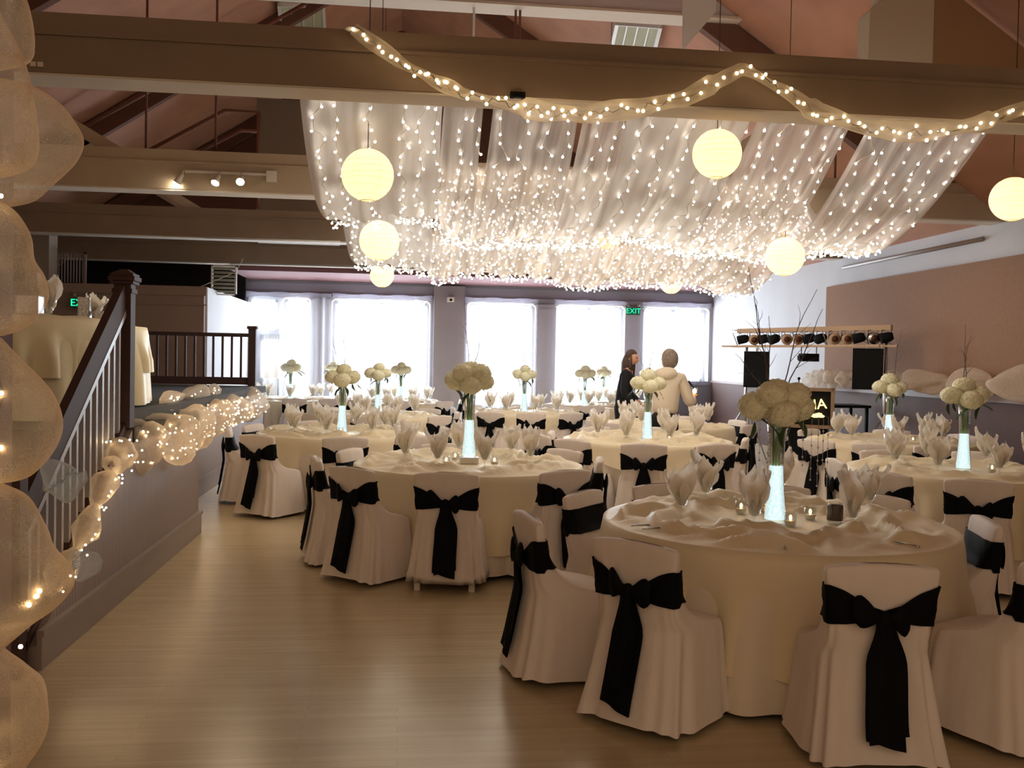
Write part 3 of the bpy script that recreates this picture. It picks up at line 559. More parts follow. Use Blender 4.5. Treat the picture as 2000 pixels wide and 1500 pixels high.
def bow_meshes(seed):
    rnd = random.Random(seed); out = []; y = yb(.61) - .014
    k = MB().ball((0, y - .012, .605), (.032, .024, .036), 12, 8); out.append(('knot', k.data('knot', M_sash)))
    for s in (-1, 1):
        L_ = rnd.uniform(.085, .12); r = rnd.uniform(-.02, .03)
        def f(i, j, s=s):
            u = i / 8; a = 2 * pi * j / 10; hh = .018 + .050 * S(u * 1.3) * (1 - .55 * S((u - .8) * 5)); d_ = .008 + .014 * sin(pi * u)
            return (s * (.01 + L_ * u), y - .012 - d_ * (1 + cos(a)) * .6, .61 + r * u + .012 * u + hh * sin(a))
        out.append(('bow_loop', MB().grid(f, 9, 10, wrap=True).data('bow_loop', M_sash)))
    for s in (-1, 1):
        ln = rnd.uniform(.07, .13) if s < 0 else rnd.uniform(.12, .20); sl = rnd.uniform(-.035, .035) + s * .010; wd = rnd.uniform(.066, .084)
        def f(i, j, s=s):
            u = i / 14; z = .60 + (ln - .60) * u; w_ = .034 + (wd - .034) * S(u * 2.6); t_ = (j / 6) * 2 - 1
            if i == 14: z += .02 * t_ * s
            return (sl * u + w_ * t_ + .006 * sin(u * 5), yb(z) - .034 - (.009 if s > 0 else 0) - .007 * cos(t_ * 4 + s), z)
        g = MB().grid(f, 15, 7); n = len(g.v); g2 = [(a, b + .004, c) for a, b, c in g.v]; g.add(g2, [tuple(reversed(q)) for q in g.f[:]]); out.append(('tail', g.data('sash_tail', M_sash)))
    return out
COVERS = [cover_mesh(s) for s in (1, 2, 3, 4)]; BANDS = [band_mesh(s) for s in (1, 2)]; BOWS = [bow_meshes(s) for s in (1, 2, 3)]
def merged_sash(k):
    mb = MB()
    for me in [BANDS[k % 2]] + [m for _, m in BOWS[k]]: mb.add([v.co for v in me.vertices], [tuple(p.vertices) for p in me.polygons])
    return mb.data('sash', M_sash)
FARSASH = [merged_sash(k) for k in range(3)]; nch = [0]
def chair(tx, ty, ang, r, tname, far=False, legs=False):
    a = radians(ang); bx, by = tx + r * cos(a), ty + r * sin(a); jit = random.uniform(-.07, .07); face = a + pi + jit   # direction it faces
    loc = (bx + .26 * cos(face), by + .26 * sin(face), .05 if legs else 0); k = nch[0]; nch[0] += 1
    t = thing('banquet_chair', 'white chair, black sash, at %s round %s' % (clock(ang), tname), 'chair', loc, face - pi / 2, 'white covered chairs with black sashes')
    if legs: t.location.z = 0
    put('chair_cover', COVERS[k % 4] if not legs else cover_mesh(9, .10), t)
    if far: put('sash', FARSASH[k % 3], t); return t
    s = put('sash', BANDS[k % 2], t)
    for nm, me in BOWS[k % 3]: put(nm, me, s)
    if legs:
        for x in (-.19, .19): put('leg', MB().box(x - .02, x + .02, -.26, -.23, 0, .2).data('leg', M_woodw, False), t)
        for x in (-.19, .19): put('leg', MB().box(x - .02, x + .02, .14, .17, 0, .2).data('leg', M_woodw, False), t)
        put('stretcher', MB().box(-.17, .17, -.255, -.235, .08, .115).data('stretcher', M_woodw, False), t)
    return t
# ================================================================ tables, cloths, settings
def ridge_noise(x, y, s):
    r_ = hypot(x, y) + 1e-6; cx, sx = x / r_, y / r_; q = r_ * 4.6 + .9 * noise.noise(Vector((cx * 1.6, sx * 1.6, s + r_ * 2)))
    n = noise.noise(Vector((cx * 1.5 + s, sx * 1.5, q))); m = noise.noise(Vector((x * 4.2 + 4.1, y * 4.2 + s, s)))
    return max(0, 1 - abs(n) * 4.2) ** .8 * .8 + max(0, 1 - abs(m) * 4.5) * .35 + .12 * noise.noise(Vector((x * 9, y * 9, s)))
def cloth_mesh(R_, zt, hem, amp, seed, top=0., m=None, sq=0., rot=0., kf=17):
    rnd = random.Random(seed); F = [(k + rnd.randint(-1, 1), rnd.uniform(.5, 1), rnd.uniform(0, 6.3)) for k in (kf // 2, kf, kf + 7)]; N = 200; RT = 34; DR = 14
    def hemz(th):
        if not sq: return hem + .012 * sin(3 * th)
        d_ = sq / max(abs(cos(th - rot)), abs(sin(th - rot))) - R_; return max(hem, zt - d_)
    def f(i, j):
        th = 2 * pi * j / N; fo = sum(w_ * sin(k * th + p) for k, w_, p in F) / 2.2
        if i <= RT:
            r = R_ * (i / RT) ** .85; x, y = r * cos(th), r * sin(th); z = zt
            if top:
                e = S((r - .30) / .16) * (1 - S((r - R_ * .86) / (R_ * .13))); z += top * e * ridge_noise(x, y, seed)
            return (x, y, z)
        u = (i - RT) / DR; h = hemz(th); z = zt - .012 + (h - zt) * u; r = R_ + .012 * S(u * 8) + .045 * u * (zt - h) / .7 + amp * (fo if fo > 0 else fo * .6 - .25 * min(1, -fo * 3)) * S(u * 1.3 + .02) * min(1, (zt - z) / .30)
        return (r * cos(th), r * sin(th), z)
    mb = MB(); mb.grid(f, RT + DR + 1, N, wrap=True); return mb.data('cloth', m)
def table(name, x, y, R_, tname, over=M_over, sq=1.32, rot=.4, hem=.22, seed=1, puff=.05, z0=0, base=M_cloth):
    t = thing('round_table', 'round table under the cloths of ' + tname, 'table', (x, y, z0), 0, 'round banquet tables')
    put('tabletop', MB().lathe([(0, .71), (R_ - .02, .71), (R_ - .02, .735), (0, .735)], 40).data('tabletop', M_tan), t)
    for k in range(4): put('leg', MB().tube([(.45 * cos(k * pi / 2 + .6), .45 * sin(k * pi / 2 + .6), .71), (.5 * cos(k * pi / 2 + .6), .5 * sin(k * pi / 2 + .6), 0)], .016).data('leg', M_metal), t)
    c = put('tablecloth', cloth_mesh(R_, .742, .04, .060 if z0 == 0 else .04, seed, m=base, kf=15), None, (x, y, z0)); tag(c, 'ivory floor length tablecloth on the ' + tname, 'tablecloth', 'ivory tablecloths')
    if over:
        o = put('cloth_overlay', cloth_mesh(R_ + .012, .749, hem, .078 if z0 == 0 else .085, seed + 50, top=puff, m=over, sq=sq, rot=rot, kf=13 if z0 == 0 else 21), None, (x, y, z0)); tag(o, 'cream satin overlay bunched on the ' + tname, 'tablecloth', 'cream satin overlays')
GB = MB().lathe([(.034, 0), (.034, .003), (.006, .008), (.005, .06), (.012, .068), (.030, .085), (.038, .12), (.036, .165), (.034, .165), (.036, .12), (.028, .087), (0, .072)], 18).data('goblet', M_glass)
def napkin_mesh(seed):
    rnd = random.Random(seed); mb = MB()
    for q in range(6):
        a = q * pi / 3 + rnd.uniform(-.3, .3); R1 = rnd.uniform(.05, .115); H1 = rnd.uniform(.23, .33); w1 = rnd.uniform(.05, .075); tw = rnd.uniform(-.4, .4)
        def f(i, j):
            u = i / 8; t_ = j / 4 * 2 - 1; r = .012 + .012 * S(u * 3) + (R1 - .02) * S((u - .25) * 1.35); wd = (.014 + (w1 - .014) * S(u * 2.2)) * (1 - S((u - .62) / .4)) + .002; z = .08 + (H1 - .08) * u + .012 * t_ * u
            aa = a + tw * u; off = wd * t_; rr = r - .018 * t_ * t_ * u * 1.3
            return (rr * cos(aa) - off * sin(aa), rr * sin(aa) + off * cos(aa), z)
        mb.grid(f, 9, 5)
    mb.tube([(0, 0, .078), (0, 0, .12), (0, 0, .17), (.005, 0, .22), (.01, .0, .25)], [.012, .028, .034, .04, .01], 9)
    return mb.data('napkin', M_napkin)
NAP = [napkin_mesh(s) for s in range(5)]
def setting(x, y, ang, tname, z=.752, dup=''):
    tag(put('goblet', GB, None, (x, y, z), random.uniform(0, 6)), 'stemmed goblet at %s on %s%s' % (clock(ang), tname, dup), 'glass', 'goblets on the round tables')
    tag(put('folded_napkin', NAP[random.randint(0, 4)], None, (x, y, z), random.uniform(0, 6)), 'white napkin in goblet at %s on %s%s' % (clock(ang), tname, dup), 'napkin', 'napkins in goblets')
M_vglass = glassy('vase_clear', (.95, .97, .98), .2)
VG = MB().lathe([(.064, 0), (.066, .008), (.060, .05), (.050, .14), (.043, .25), (.041, .34), (.045, .45), (.056, .56), (.054, .56), (.043, .45), (.038, .34)], 24).data('vase_glass', M_vglass)
VF = MB().lathe([(0, .012), (.057, .012), (.053, .07), (.045, .15), (.039, .25), (.0375, .30), (0, .305)], 20).data('lit_beads', M_fill)
vs_ = MB()
for k in range(6): vs_.tube([(.015 * cos(k), .015 * sin(k), .22), (.02 * cos(k + .5), .02 * sin(k + .5), .42), (.03 * cos(k), .03 * sin(k), .60)], .006, 5)
VS = vs_.data('stems', M_stem); vl = MB()
for k in range(4): vl.ball((.045 * cos(k * 1.57 + .4), .045 * sin(k * 1.57 + .4), .018), .007, 8, 5)
VL = vl.data('led', M_led)
def bloom_mesh(seed):
    rnd = random.Random(seed); mb = MB(); sv = seed * 5.3
    def fn(x, y, z):
        d = noise.voronoi(Vector((x * 4.2 + sv, y * 4.2, z * 4.2)))[0]; return .98 + .20 * min(.6, d[1] - d[0]) + .05 * noise.noise(Vector((x * 11, y * 11, z * 11 + sv)))
    mb.ball((0, 0, 0), (.092, .092, .074), 40, 26, 0, fn); n = 70
    for i in range(n):
        z = 1 - 2 * (i + .5) / n; rr = sqrt(1 - z * z); a = i * 2.39996; nrm = Vector((rr * cos(a), rr * sin(a), z)); c = Vector((nrm.x * .098, nrm.y * .098, nrm.z * .080)) * rnd.uniform(.97, 1.06)
        u = nrm.cross(Vector((0, 0, 1)) if abs(z) < .9 else Vector((1, 0, 0))).normalized(); v = nrm.cross(u); sp = rnd.uniform(0, 1.5); s = rnd.uniform(.014, .019)
        for q in range(4):
            t1 = sp + q * pi / 2; d1 = u * cos(t1) + v * sin(t1); d2 = u * cos(t1 + .6) + v * sin(t1 + .6); d3 = u * cos(t1 - .6) + v * sin(t1 - .6)
            mb.add([c, c + d3 * s * .8 - nrm * .003, c + d1 * s * 1.2 - nrm * .009, c + d2 * s * .8 - nrm * .003], [(0, 1, 2, 3)])
    return mb.data('hydrangea', M_petal, True)
BL = [bloom_mesh(s) for s in range(3)]
def leaf_mesh():
    def f(i, j):
        u = i / 6; t_ = j / 2 - 1; w_ = .03 * sin(pi * min(1, u * .95 + .03)) ; return (.02 + .13 * u, w_ * t_, -.03 * u * u - .012 * (1 - abs(t_)) * 1)
    return MB().grid(f, 7, 3).data('leaf', M_leaf)
LF = leaf_mesh()
def twig(x, y, z, dx, dy, h, tname, lab, seed):
    rnd = random.Random(seed); mb = MB(); p = Vector((0, 0, 0)); pts = [p.copy()]; n = 9
    for i in range(n): p = p + Vector((dx / n + rnd.uniform(-.012, .012), dy / n + rnd.uniform(-.01, .01), h / n)); pts.append(p.copy())
    mb.tube(pts, [.0034 * (1 - .8 * i / n) + .0007 for i in range(n + 1)], 5)
    for q in range(4):
        b = pts[3 + q]; e = b + Vector((rnd.uniform(-.08, .08) + dx * .2, rnd.uniform(-.05, .05), rnd.uniform(.1, .22) * min(1, h))); mb.tube([b, b.lerp(e, .5) + Vector((.01, 0, .01)), e], [.0017, .0012, .0006], 4)
    return tag(put('willow_twig', mb.data('willow_twig', M_twig), None, (x, y, z)), 'bare dark twig %s in the vase on the %s' % (lab, tname), 'twig', 'twigs in the vases')
def vase(x, y, tname, nb=5, spread=1., z=.752, twigs=2, seed=0, base=False):
    rnd = random.Random(seed + 77)
    if base: tag(put('mirror_plinth', MB().box(-.075, .075, -.075, .075, 0, .05).data('mirror_plinth', M_white, False), None, (x, y, z)), 'small white plinth under the vase on the ' + tname, 'stand'); z += .05
    t = thing('trumpet_vase', 'tall glass vase lit blue-white from within on the ' + tname, 'vase', (x, y, z), 0, 'lit trumpet vases'); put('vase_glass', VG, t); put('water_beads', VF, t); put('stems', VS, t); put('led_light', VL, t)
    spots = [(-.11, .02, .60, 'left'), (.11, .0, .60, 'right'), (.0, -.09, .57, 'front'), (.01, .04, .67, 'top'), (.0, .10, .60, 'back'), (-.06, -.07, .66, 'upper front left'), (.07, -.05, .655, 'upper front right')][:nb]
    for k, (dx, dy, dz, nm) in enumerate(spots):
        s = spread * rnd.uniform(.9, 1.05); b = thing('hydrangea', 'cream hydrangea at %s of the vase on %s' % (nm, tname), 'flower', (x + dx * spread, y + dy * spread, z + .56 + (dz - .56) * spread * 1.1 + .02), 0, 'cream hydrangeas')
        b.rotation_euler = (rnd.uniform(-.3, .3), rnd.uniform(-.3, .3), rnd.uniform(0, 6)); b.scale = (s, s, s); put('bloom', BL[k % 3], b)
        if k < 3: put('leaf', LF, b, (.02, 0, -.055), (0, .5, rnd.uniform(0, 6))); put('leaf', LF, b, (-.02, 0, -.06), (0, .7, rnd.uniform(0, 6)))
    for k in range(twigs):
        twig(x + (k - .5) * .03, y + .02, z + .6, rnd.uniform(-.12, .12), rnd.uniform(-.05, .05), rnd.uniform(.4, .75), tname, ['rising left', 'rising right', 'in the middle', 'at the back'][k], seed * 7 + k)
def votive(x, y, tname, lab, z=.752):
    t = thing('votive_candle', 'lit glass votive %s the vase on %s' % (lab, tname), 'candle', (x, y, z), 0, 'votive candles')
    put('glass_cup', MB().lathe([(0, 0), (.026, 0), (.034, .02), (.032, .07), (.030, .07), (.031, .02), (0, .004)], 16).data('glass_cup', M_glass), t)
    put('wax', MB().lathe([(0, .005), (.026, .005), (.029, .025), (0, .027)], 14).data('wax', M_wax), t); put('flame', MB().ball((0, 0, .043), (.008, .008, .015), 8, 6).data('flame', M_flame), t)
TB = [ # key, x, y, label, chairs (angle, radius)
 ('T1', 2.03, 4.95, 'nearest table', [(-138, 1.38), (-95, 1.42), (-173, 1.42), (144, 1.18), (108, 1.12), (68, 1.08), (33, 1.08), (-17, 1.10), (-60, 1.46)]),
 ('T2', .55, 7.75, 'second table along the aisle', [(-134, 1.32), (-101, 1.27), (-169, 1.26), (155, 1.12), (-59, 1.24), (33, 1.1), (98, 1.08), (-8, 1.1)]),
 ('T3', -.67, 10.8, 'third table along the aisle', [(-122, 1.45), (-172, 1.25), (163, 1.1), (-85, 1.42), (-55, 1.4), (8, 1.2), (60, 1.1), (112, 1.1)]),
 ('T4', 2.72, 10.3, 'table before person in cream', [(-138, 1.39), (-106, 1.42), (-74, 1.36), (-28, 1.1), (168, 1.1), (-166, 1.3), (70, 1.08), (112, 1.08)]),
 ('T5', 5.62, 10.4, 'table under the light rig', [(-149, 1.45), (157, 1.2), (122, 1.1), (-124, 1.42), (-98, 1.3), (12, 1.1), (60, 1.1)]),
 ('T6', 4.72, 7.5, 'second table on the right', [(-118, 1.42), (-145, 1.42), (173, 1.1), (52, 1.2), (100, 1.1)]),
 ('T7', 2.0, 15.5, 'back table before third window', [(-92, 1.2), (-120, 1.35), (-62, 1.3), (0, 1.2), (180, 1.2), (45, 1.15), (90, 1.15), (135, 1.15)]),
 ('T8', -.36, 14.2, 'table behind third aisle table', [(-50, 1.4), (-95, 1.3), (-135, 1.3), (180, 1.2), (0, 1.2), (45, 1.15), (90, 1.15), (135, 1.15)]),
 ('T9', 3.48, 17.9, 'back table beside woman in black', [(-50, 1.3), (-95, 1.3), (-135, 1.3), (180, 1.2), (0, 1.2)]),
 ('T10', -.03, 18.6, 'back table before double window', [(-50, 1.3), (-90, 1.3), (-130, 1.3), (180, 1.2), (0, 1.2)]),
 ('T11', 3.62, 12.75, 'table behind person in cream', [(-43, 1.24), (-168, 1.1), (-138, 1.2), (140, 1.15), (60, 1.15), (10, 1.15)]),
 ('T13', -2.2, 19.1, 'far left table by door', [(-80, 1.32), (-52, 1.38), (-125, 1.35), (0, 1.2)])]
GOB = {'T1': [(1.519, 5.003), (1.838, 5.553), (1.80, 4.66), (2.36, 5.70), (2.30, 4.60), (2.705, 5.211)], 'T2': [(.03, 7.75), (.28, 7.36), (.64, 7.28), (1.04, 7.6), (.06, 8.12), (.5, 8.3), (.95, 8.2)]}
for q, (key, x, y, nm, chs) in enumerate(TB):
    far = y > 12; R_ = .92
    table(key, x, y, R_, nm, sq={'T1': 1.5, 'T2': 1.3, 'T3': 1.25, 'T4': 1.12, 'T5': 1.1, 'T6': 1.2}.get(key, 1.2), rot={'T1': .3, 'T4': .75, 'T5': .1, 'T6': .5, 'T2': 0.9}.get(key, q * .5), hem=.2, seed=q + 3, puff=.066 if key in ('T1', 'T2', 'T3', 'T4') else .052)
    for (a, r) in chs: chair(x, y, a, r, nm, far, legs=(key == 'T2' and a == -101))
    if key in GOB:
        for gx, gy in GOB[key]: setting(gx, gy, math.degrees(atan2(gy - y, gx - x)), nm)
    else:
        n = 8; o = q * 17
        for k in range(n): a = o + k * 360 / n + random.uniform(-6, 6); setting(x + .58 * cos(radians(a)), y + .58 * sin(radians(a)), a, nm)
    if key != 'T11': vase(x + (0 if key != 'T2' else 0), y, nm, 7 if key in ('T1', 'T2') else 5, 1.0, twigs=0 if key == 'T1' else 2, seed=q, base=(key == 'T2'))
for x, y, lb in ((1.934, 5.209, 'left of'), (2.10, 5.25, 'just behind'), (2.055, 4.80, 'just in front of'), (2.254, 5.001, 'right of')): votive(x, y, 'nearest table', lb)
for x, y, lb in ((.36, 7.62, 'front left of'), (.45, 7.95, 'behind and left of'), (.75, 7.62, 'right of')): votive(x, y, 'second table along the aisle', lb)
votive(2.93, 10.15, 'table before person in cream', 'right of'); votive(1.9, 15.3, 'back table before third window', 'left of'); votive(2.15, 15.3, 'back table before third window', 'right of'); votive(-.67, 10.62, 'third table along the aisle', 'in front of')
votive(5.8, 10.2, 'table under the light rig', 'right of'); votive(4.85, 7.3, 'second table on the right', 'right of')
for x, y, R_, nm in ((-1.5, 20.75, .42, 'small table between left windows'), (4.42, 20.6, .48, 'small table left of EXIT'), (5.5, 20.9, .42, 'small table by last window')):
    table('', x, y, R_, nm, over=None, seed=int(x * 10) + 90); vase(x, y, nm, 4, .9, twigs=1, seed=int(x * 3) + 40)
    for k in (0, 1, 2): a = -150 + 60 * k; setting(x + .27 * cos(radians(a)), y + .27 * sin(radians(a)), a, nm)
# nearest table extras: twigs, crystals, cutlery, pillar holder
for k, (dx, dy, h, lb) in enumerate(((-.14, .05, .72, 'tallest, curving left'), (-.10, 0, .52, 'upright near the middle'), (-.24, -.02, .24, 'short, pointing far left'), (.20, .03, .60, 'leaning right'), (.24, .05, .50, 'leaning furthest right'), (-.04, .04, .45, 'straight up behind'))):
    twig(2.03 + (-.04 if dx < 0 else .03), 4.97, 1.42, dx, dy, h, 'nearest table', lb, 900 + k)
CRY = [(-.16, -.16, .20), (-.13, -.2, .26), (-.10, -.14, .18), (.06, -.2, .22), (.12, -.17, .30), (.18, -.12, .34), (.24, -.05, .26), (.30, .02, .38)]
for k, (dx, dy, h) in enumerate(CRY):
    t = thing('crystal_strand', 'strand of clear beads %s the blooms on the nearest table' % ['hanging at far left of', 'second from left under', 'third from left under', 'under the middle of', 'right of the middle under', 'at the right of', 'second from the right of', 'hanging furthest right of'][k], 'beads', (2.03 + dx, 4.95 + dy, 1.30), 0, 'crystal strands')
    put('thread', MB().tube([(-dx * .4, -dy * .4, .06), (0, 0, .02), (0, 0, -h)], .0012, 4).data('thread', M_wirew), t)
    for q in range(5): put('bead', MB().ball((0, 0, -h * (q + 1) / 5), .006, 6, 4).data('bead', M_led if False else M_metal), t)
def fork(x, y, rz, lb):
    mb = MB().tube([(0, 0, 0), (.05, 0, .004), (.11, 0, .002)], [.006, .0035, .004], 6)
    for k in range(4): mb.tube([(.11, 0, .002), (.125, -.010 + k * .0067, .002), (.17, -.010 + k * .0067, .006)], .0018, 4)
    tag(put('dinner_fork', mb.data('dinner_fork', M_metal), None, (x, y, .768), rz), lb, 'fork', 'cutlery on the nearest table')
def knife(x, y, rz, lb): tag(put('table_knife', MB().tube([(0, 0, 0), (.1, 0, .0)], .005, 6).bar((.1, 0, 0), (.21, 0, 0), .016, .002).data('table_knife', M_metal), None, (x, y, .768), rz), lb, 'knife', 'cutlery on the nearest table')
fork(1.74, 4.12, 1.25, 'silver fork at the front left rim of the nearest table'); fork(2.40, 4.14, 1.9, 'silver fork at the front right rim of the nearest table')
knife(1.175, 4.72, .25, 'knife laid at the left rim of the nearest table'); knife(1.21, 4.63, .3, 'second knife at the left rim, nearer the camera')
t = thing('glass_jar', 'clear glass jar with a dark metal band beside the right goblet of nearest table', 'jar', (2.33, 4.86, .752)); put('glass_body', MB().lathe([(0, 0), (.038, 0), (.04, .02), (.04, .10), (.036, .115), (.034, .115), (.037, .1), (.036, .01), (0, .006)], 18).data('jar', M_glass), t); put('metal_band', MB().lathe([(.042, .02), (.043, .03), (.043, .09), (.042, .1)], 18).data('metal_band', mat('band_dark', (.1, .08, .07), .3, metal=.8)), t)

# ================================================================ stage tables
for x, y, nm, s in ((-3.12, 7.55, 'stage table beside stairs', 1), (-3.36, 9.35, 'stage table by balustrade', 2)):
    table('', x, y, .9, nm, over=M_ivory, sq=1.9, rot=.5 * s, hem=.33, seed=150 + s, puff=.02, z0=1.1, base=M_ivory)
    for k in range(4): a = -150 + k * 42; setting(x + .6 * cos(radians(a)), y + .6 * sin(radians(a)), a, nm, 1.855)
for loc, sx, sz, lb in (((-2.60, 6.98, 1.855), .075, .13, 'glittery silver cube vase on the near stage table'), ((-2.86, 8.95, 1.855), .05, .24, 'tall glittery square vase on the far stage table'), ((-2.74, 9.0, 1.855), .05, .12, 'short glittery square vase on the far stage table'), ((-2.62, 9.1, 1.855), .035, .18, 'slim glittery square vase near the cloth edge')):
    mb = MB().box(-sx, sx, -sx, -sx + .008, 0, sz).box(-sx, sx, sx - .008, sx, 0, sz).box(-sx, -sx + .008, -sx, sx, 0, sz).box(sx - .008, sx, -sx, sx, 0, sz).box(-sx, sx, -sx, sx, 0, .01)
    tag(put('glitter_vase', mb.data('glitter_vase', M_glitter, False), None, loc, .1), lb, 'vase', 'glittery square vases')

# ================================================================ mesh garlands
def puff_tube(path, rad, seed, ties, n=22, steps=120, wob=.22):
    """crumpled net tied into puffs along a path; ties = list of 0..1"""
    rnd = random.Random(seed); P_ = along(path, steps); mb = MB(); C = [Vector(p[:3]) for p in P_]; s = rnd.random() * 50
    prev = None; vs = []
    for i, c in enumerate(C):
        u = i / steps; dd = (C[min(i + 1, steps)] - C[max(i - 1, 0)]).normalized(); a = dd.cross(Vector((0, 0, 1)) if abs(dd.z) < .8 else Vector((0, 1, 0))).normalized(); b = dd.cross(a)
        lo = max([t_ for t_ in ties if t_ <= u + 1e-6] or [0]); hi = min([t_ for t_ in ties if t_ > u + 1e-6] or [1]); k = (u - lo) / max(1e-5, hi - lo); pr = .14 + .86 * max(0, sin(pi * k)) ** .55
        R_ = P_[i][3]
        for j in range(n):
            t_ = 2 * pi * j / n; nn = noise.noise(Vector((cos(t_) * 1.1 + s, sin(t_) * 1.1, k * 1.1 + lo * 31))) + .18 * noise.noise(Vector((cos(t_) * 3 + s, sin(t_) * 3, k * 3 + lo * 17)))
            r = R_ * pr * (1 + wob * 2 * nn); vs.append(c + (a * cos(t_) + b * sin(t_)) * r)
    mb.add(vs, [(i * n + j, i * n + (j + 1) % n, (i + 1) * n + (j + 1) % n, (i + 1) * n + j) for i in range(steps) for j in range(n)]); return mb, C
def rel(o, path): return [(p[0] - o[0], p[1] - o[1], p[2] - o[2]) + tuple(p[3:]) for p in path]
# foreground garland tied round the post at the left edge
SB = MB().ball((0, 0, 0), .0055, 8, 6).data('bulb', M_bulbN)
O = (-1.13, 2.6, 0)
post = struct('column_entry', MB().box(-1.26, -1.095, 2.66, 2.82, 0, 4.2), M_rafter, label='dark post wrapped by the mesh garland at left')
t = thing('mesh_garland', 'tan net garland tied in big puffs round the post at left', 'garland', O)
PUFFS = [[(.036, 2.66), (.071, 2.584), (.11, 2.481), (.123, 2.39), (.111, 2.35), (.04, 2.32)], [(.035, 2.477), (.072, 2.407), (.111, 2.311), (.134, 2.18), (.135, 2.114), (.112, 2.073), (.049, 2.047)],
 [(.048, 2.307), (.117, 2.291), (.174, 2.255), (.213, 2.204), (.232, 2.158), (.214, 2.104), (.163, 2.049), (.113, 2.0), (.06, 1.981)], [(.055, 1.981), (.088, 1.956), (.12, 1.901), (.126, 1.842), (.152, 1.796), (.159, 1.743), (.134, 1.689), (.089, 1.654), (.049, 1.638)],
 [(.049, 1.634), (.115, 1.562), (.173, 1.489), (.195, 1.408), (.174, 1.334), (.117, 1.273), (.051, 1.257)], [(.051, 1.257), (.117, 1.22), (.159, 1.139), (.175, 1.091), (.215, 1.03), (.219, .976), (.177, .922), (.132, .889), (.061, .826)],
 [(.061, .822), (.12, .767), (.162, .718), (.17, .636), (.152, .568), (.109, .501), (.071, .448)], [(.06, .44), (.12, .39), (.15, .3), (.14, .2), (.08, .1), (.05, .05)]]
for k, pf in enumerate(PUFFS):
    def f(i, j, pf=pf, k=k):
        s_ = i / 40 * (len(pf) - 1); a_ = int(min(s_, len(pf) - 2)); u = s_ - a_; p0 = pf[max(a_ - 1, 0)]; p1 = pf[a_]; p2 = pf[a_ + 1]; p3 = pf[min(a_ + 2, len(pf) - 1)]
        cr = lambda c: .5 * (2 * p1[c] + (p2[c] - p0[c]) * u + (2 * p0[c] - 5 * p1[c] + 4 * p2[c] - p3[c]) * u * u + (3 * p1[c] - p0[c] - 3 * p2[c] + p3[c]) * u ** 3)
        R_, z = cr(0), cr(1); th = 2 * pi * j / 48; fr = 1 + (.10 * noise.noise(Vector((cos(th) * 1.5 + k * 7, sin(th) * 1.5, z * 6))) + .022 * sin(11 * th + 3 * sin(z * 20)) * (1.4 - R_ / .16)) * (.35 + abs(sin(th)))
        dd = .72 if k != 2 else .5
        return (.05 + R_ * fr * cos(th), (-.02 if k != 2 else .03) + R_ * dd * fr * sin(th), z)
    put('net_puff', MB().grid(f, 41, 48, wrap=True).data('net_puff', M_tulle), t)
rnd = random.Random(8)
for (px, z) in ((-1.045, 2.075), (-1.0, 1.985), (-1.015, 1.975), (-1.03, 1.835), (-1.03, 1.62), (-.985, 1.495), (-1.03, 1.30), (-1.05, 1.14), (-.905, .985), (-.92, .965), (-.895, 1.0), (-.94, .86), (-1.0, .785), (-1.0, .65), (-1.0, .545), (-.985, 1.36)):
    put('bulb', SB, t, (px - O[0], -.12 + rnd.uniform(-.02, .02), z))
wpts = [(px - O[0], -.118, z) for px, z in ((-1.06, 2.4), (-1.045, 2.075), (-1.0, 1.985), (-1.03, 1.835), (-1.03, 1.62), (-.985, 1.495), (-1.03, 1.30), (-1.05, 1.14), (-1.0, .785), (-1.0, .65), (-1.0, .4))]
put('wire', MB().tube(along(wpts, 60), .002, 4).data('wire', M_wire), t)
for k, pp in enumerate(([(-.985, 2.75, 1.30, .03), (-.93, 2.75, 1.24, .055), (-.92, 2.75, 1.18, .03)], [(-.90, 2.75, 1.05, .02), (-.87, 2.75, 1.01, .035), (-.89, 2.75, .96, .02)])):
    mb, _ = puff_tube(rel(O, pp), 0, 90 + k, [0, 1], 18, 24, .3); put('cello_puff', mb.data('cello_puff', M_cello), t)
# garland along the stage edge and down the stair
O = (-1.9, 8, .9)
t = thing('mesh_garland', 'pale net garland full of fairy lights along the stage edge and stairs', 'garland', O)
pathA = [(-2.25, 15.4, .86, .25), (-2.25, 13.6, .84, .23), (-2.22, 12.0, .85, .22), (-2.2, 10.6, .83, .21), (-2.1, 9.2, .88, .22), (-1.88, 8.3, .92, .22), (-1.84, 7.5, .94, .21), (-1.83, 6.8, .96, .17), (-1.80, 6.25, .93, .10), (-1.8, 6.1, .90, .06)]
mb, C = puff_tube(rel(O, pathA), 0, 21, [0, .1, .2, .3, .4, .5, .6, .7, .82, .97], 26, 150, .3); put('net', mb.data('net', M_tulleW), t)
pathB = [(-2.42, 13.0, 1.13, .06), (-2.4, 12, 1.14, .09), (-2.42, 10.6, 1.14, .08), (-2.38, 9.7, 1.13, .05)]
mb, CB = puff_tube(rel(O, pathB), 0, 22, [0, .3, .6, 1], 20, 60, .3); put('net', mb.data('net', M_tulleW), t)
pathC = [(-1.8, 6.12, .86, .06), (-1.8, 6.0, .80, .085), (-1.79, 5.85, .72, .05), (-1.79, 5.80, .69, .05), (-1.78, 5.64, .60, .085), (-1.77, 5.45, .52, .04), (-1.77, 5.35, .50, .05), (-1.76, 5.15, .42, .08), (-1.76, 5.0, .36, .03)]
mb, CC = puff_tube(rel(O, pathC), 0, 23, [0, .33, .66, 1], 20, 80, .25); put('net', mb.data('net', M_tulleW), t)
rnd = random.Random(11)
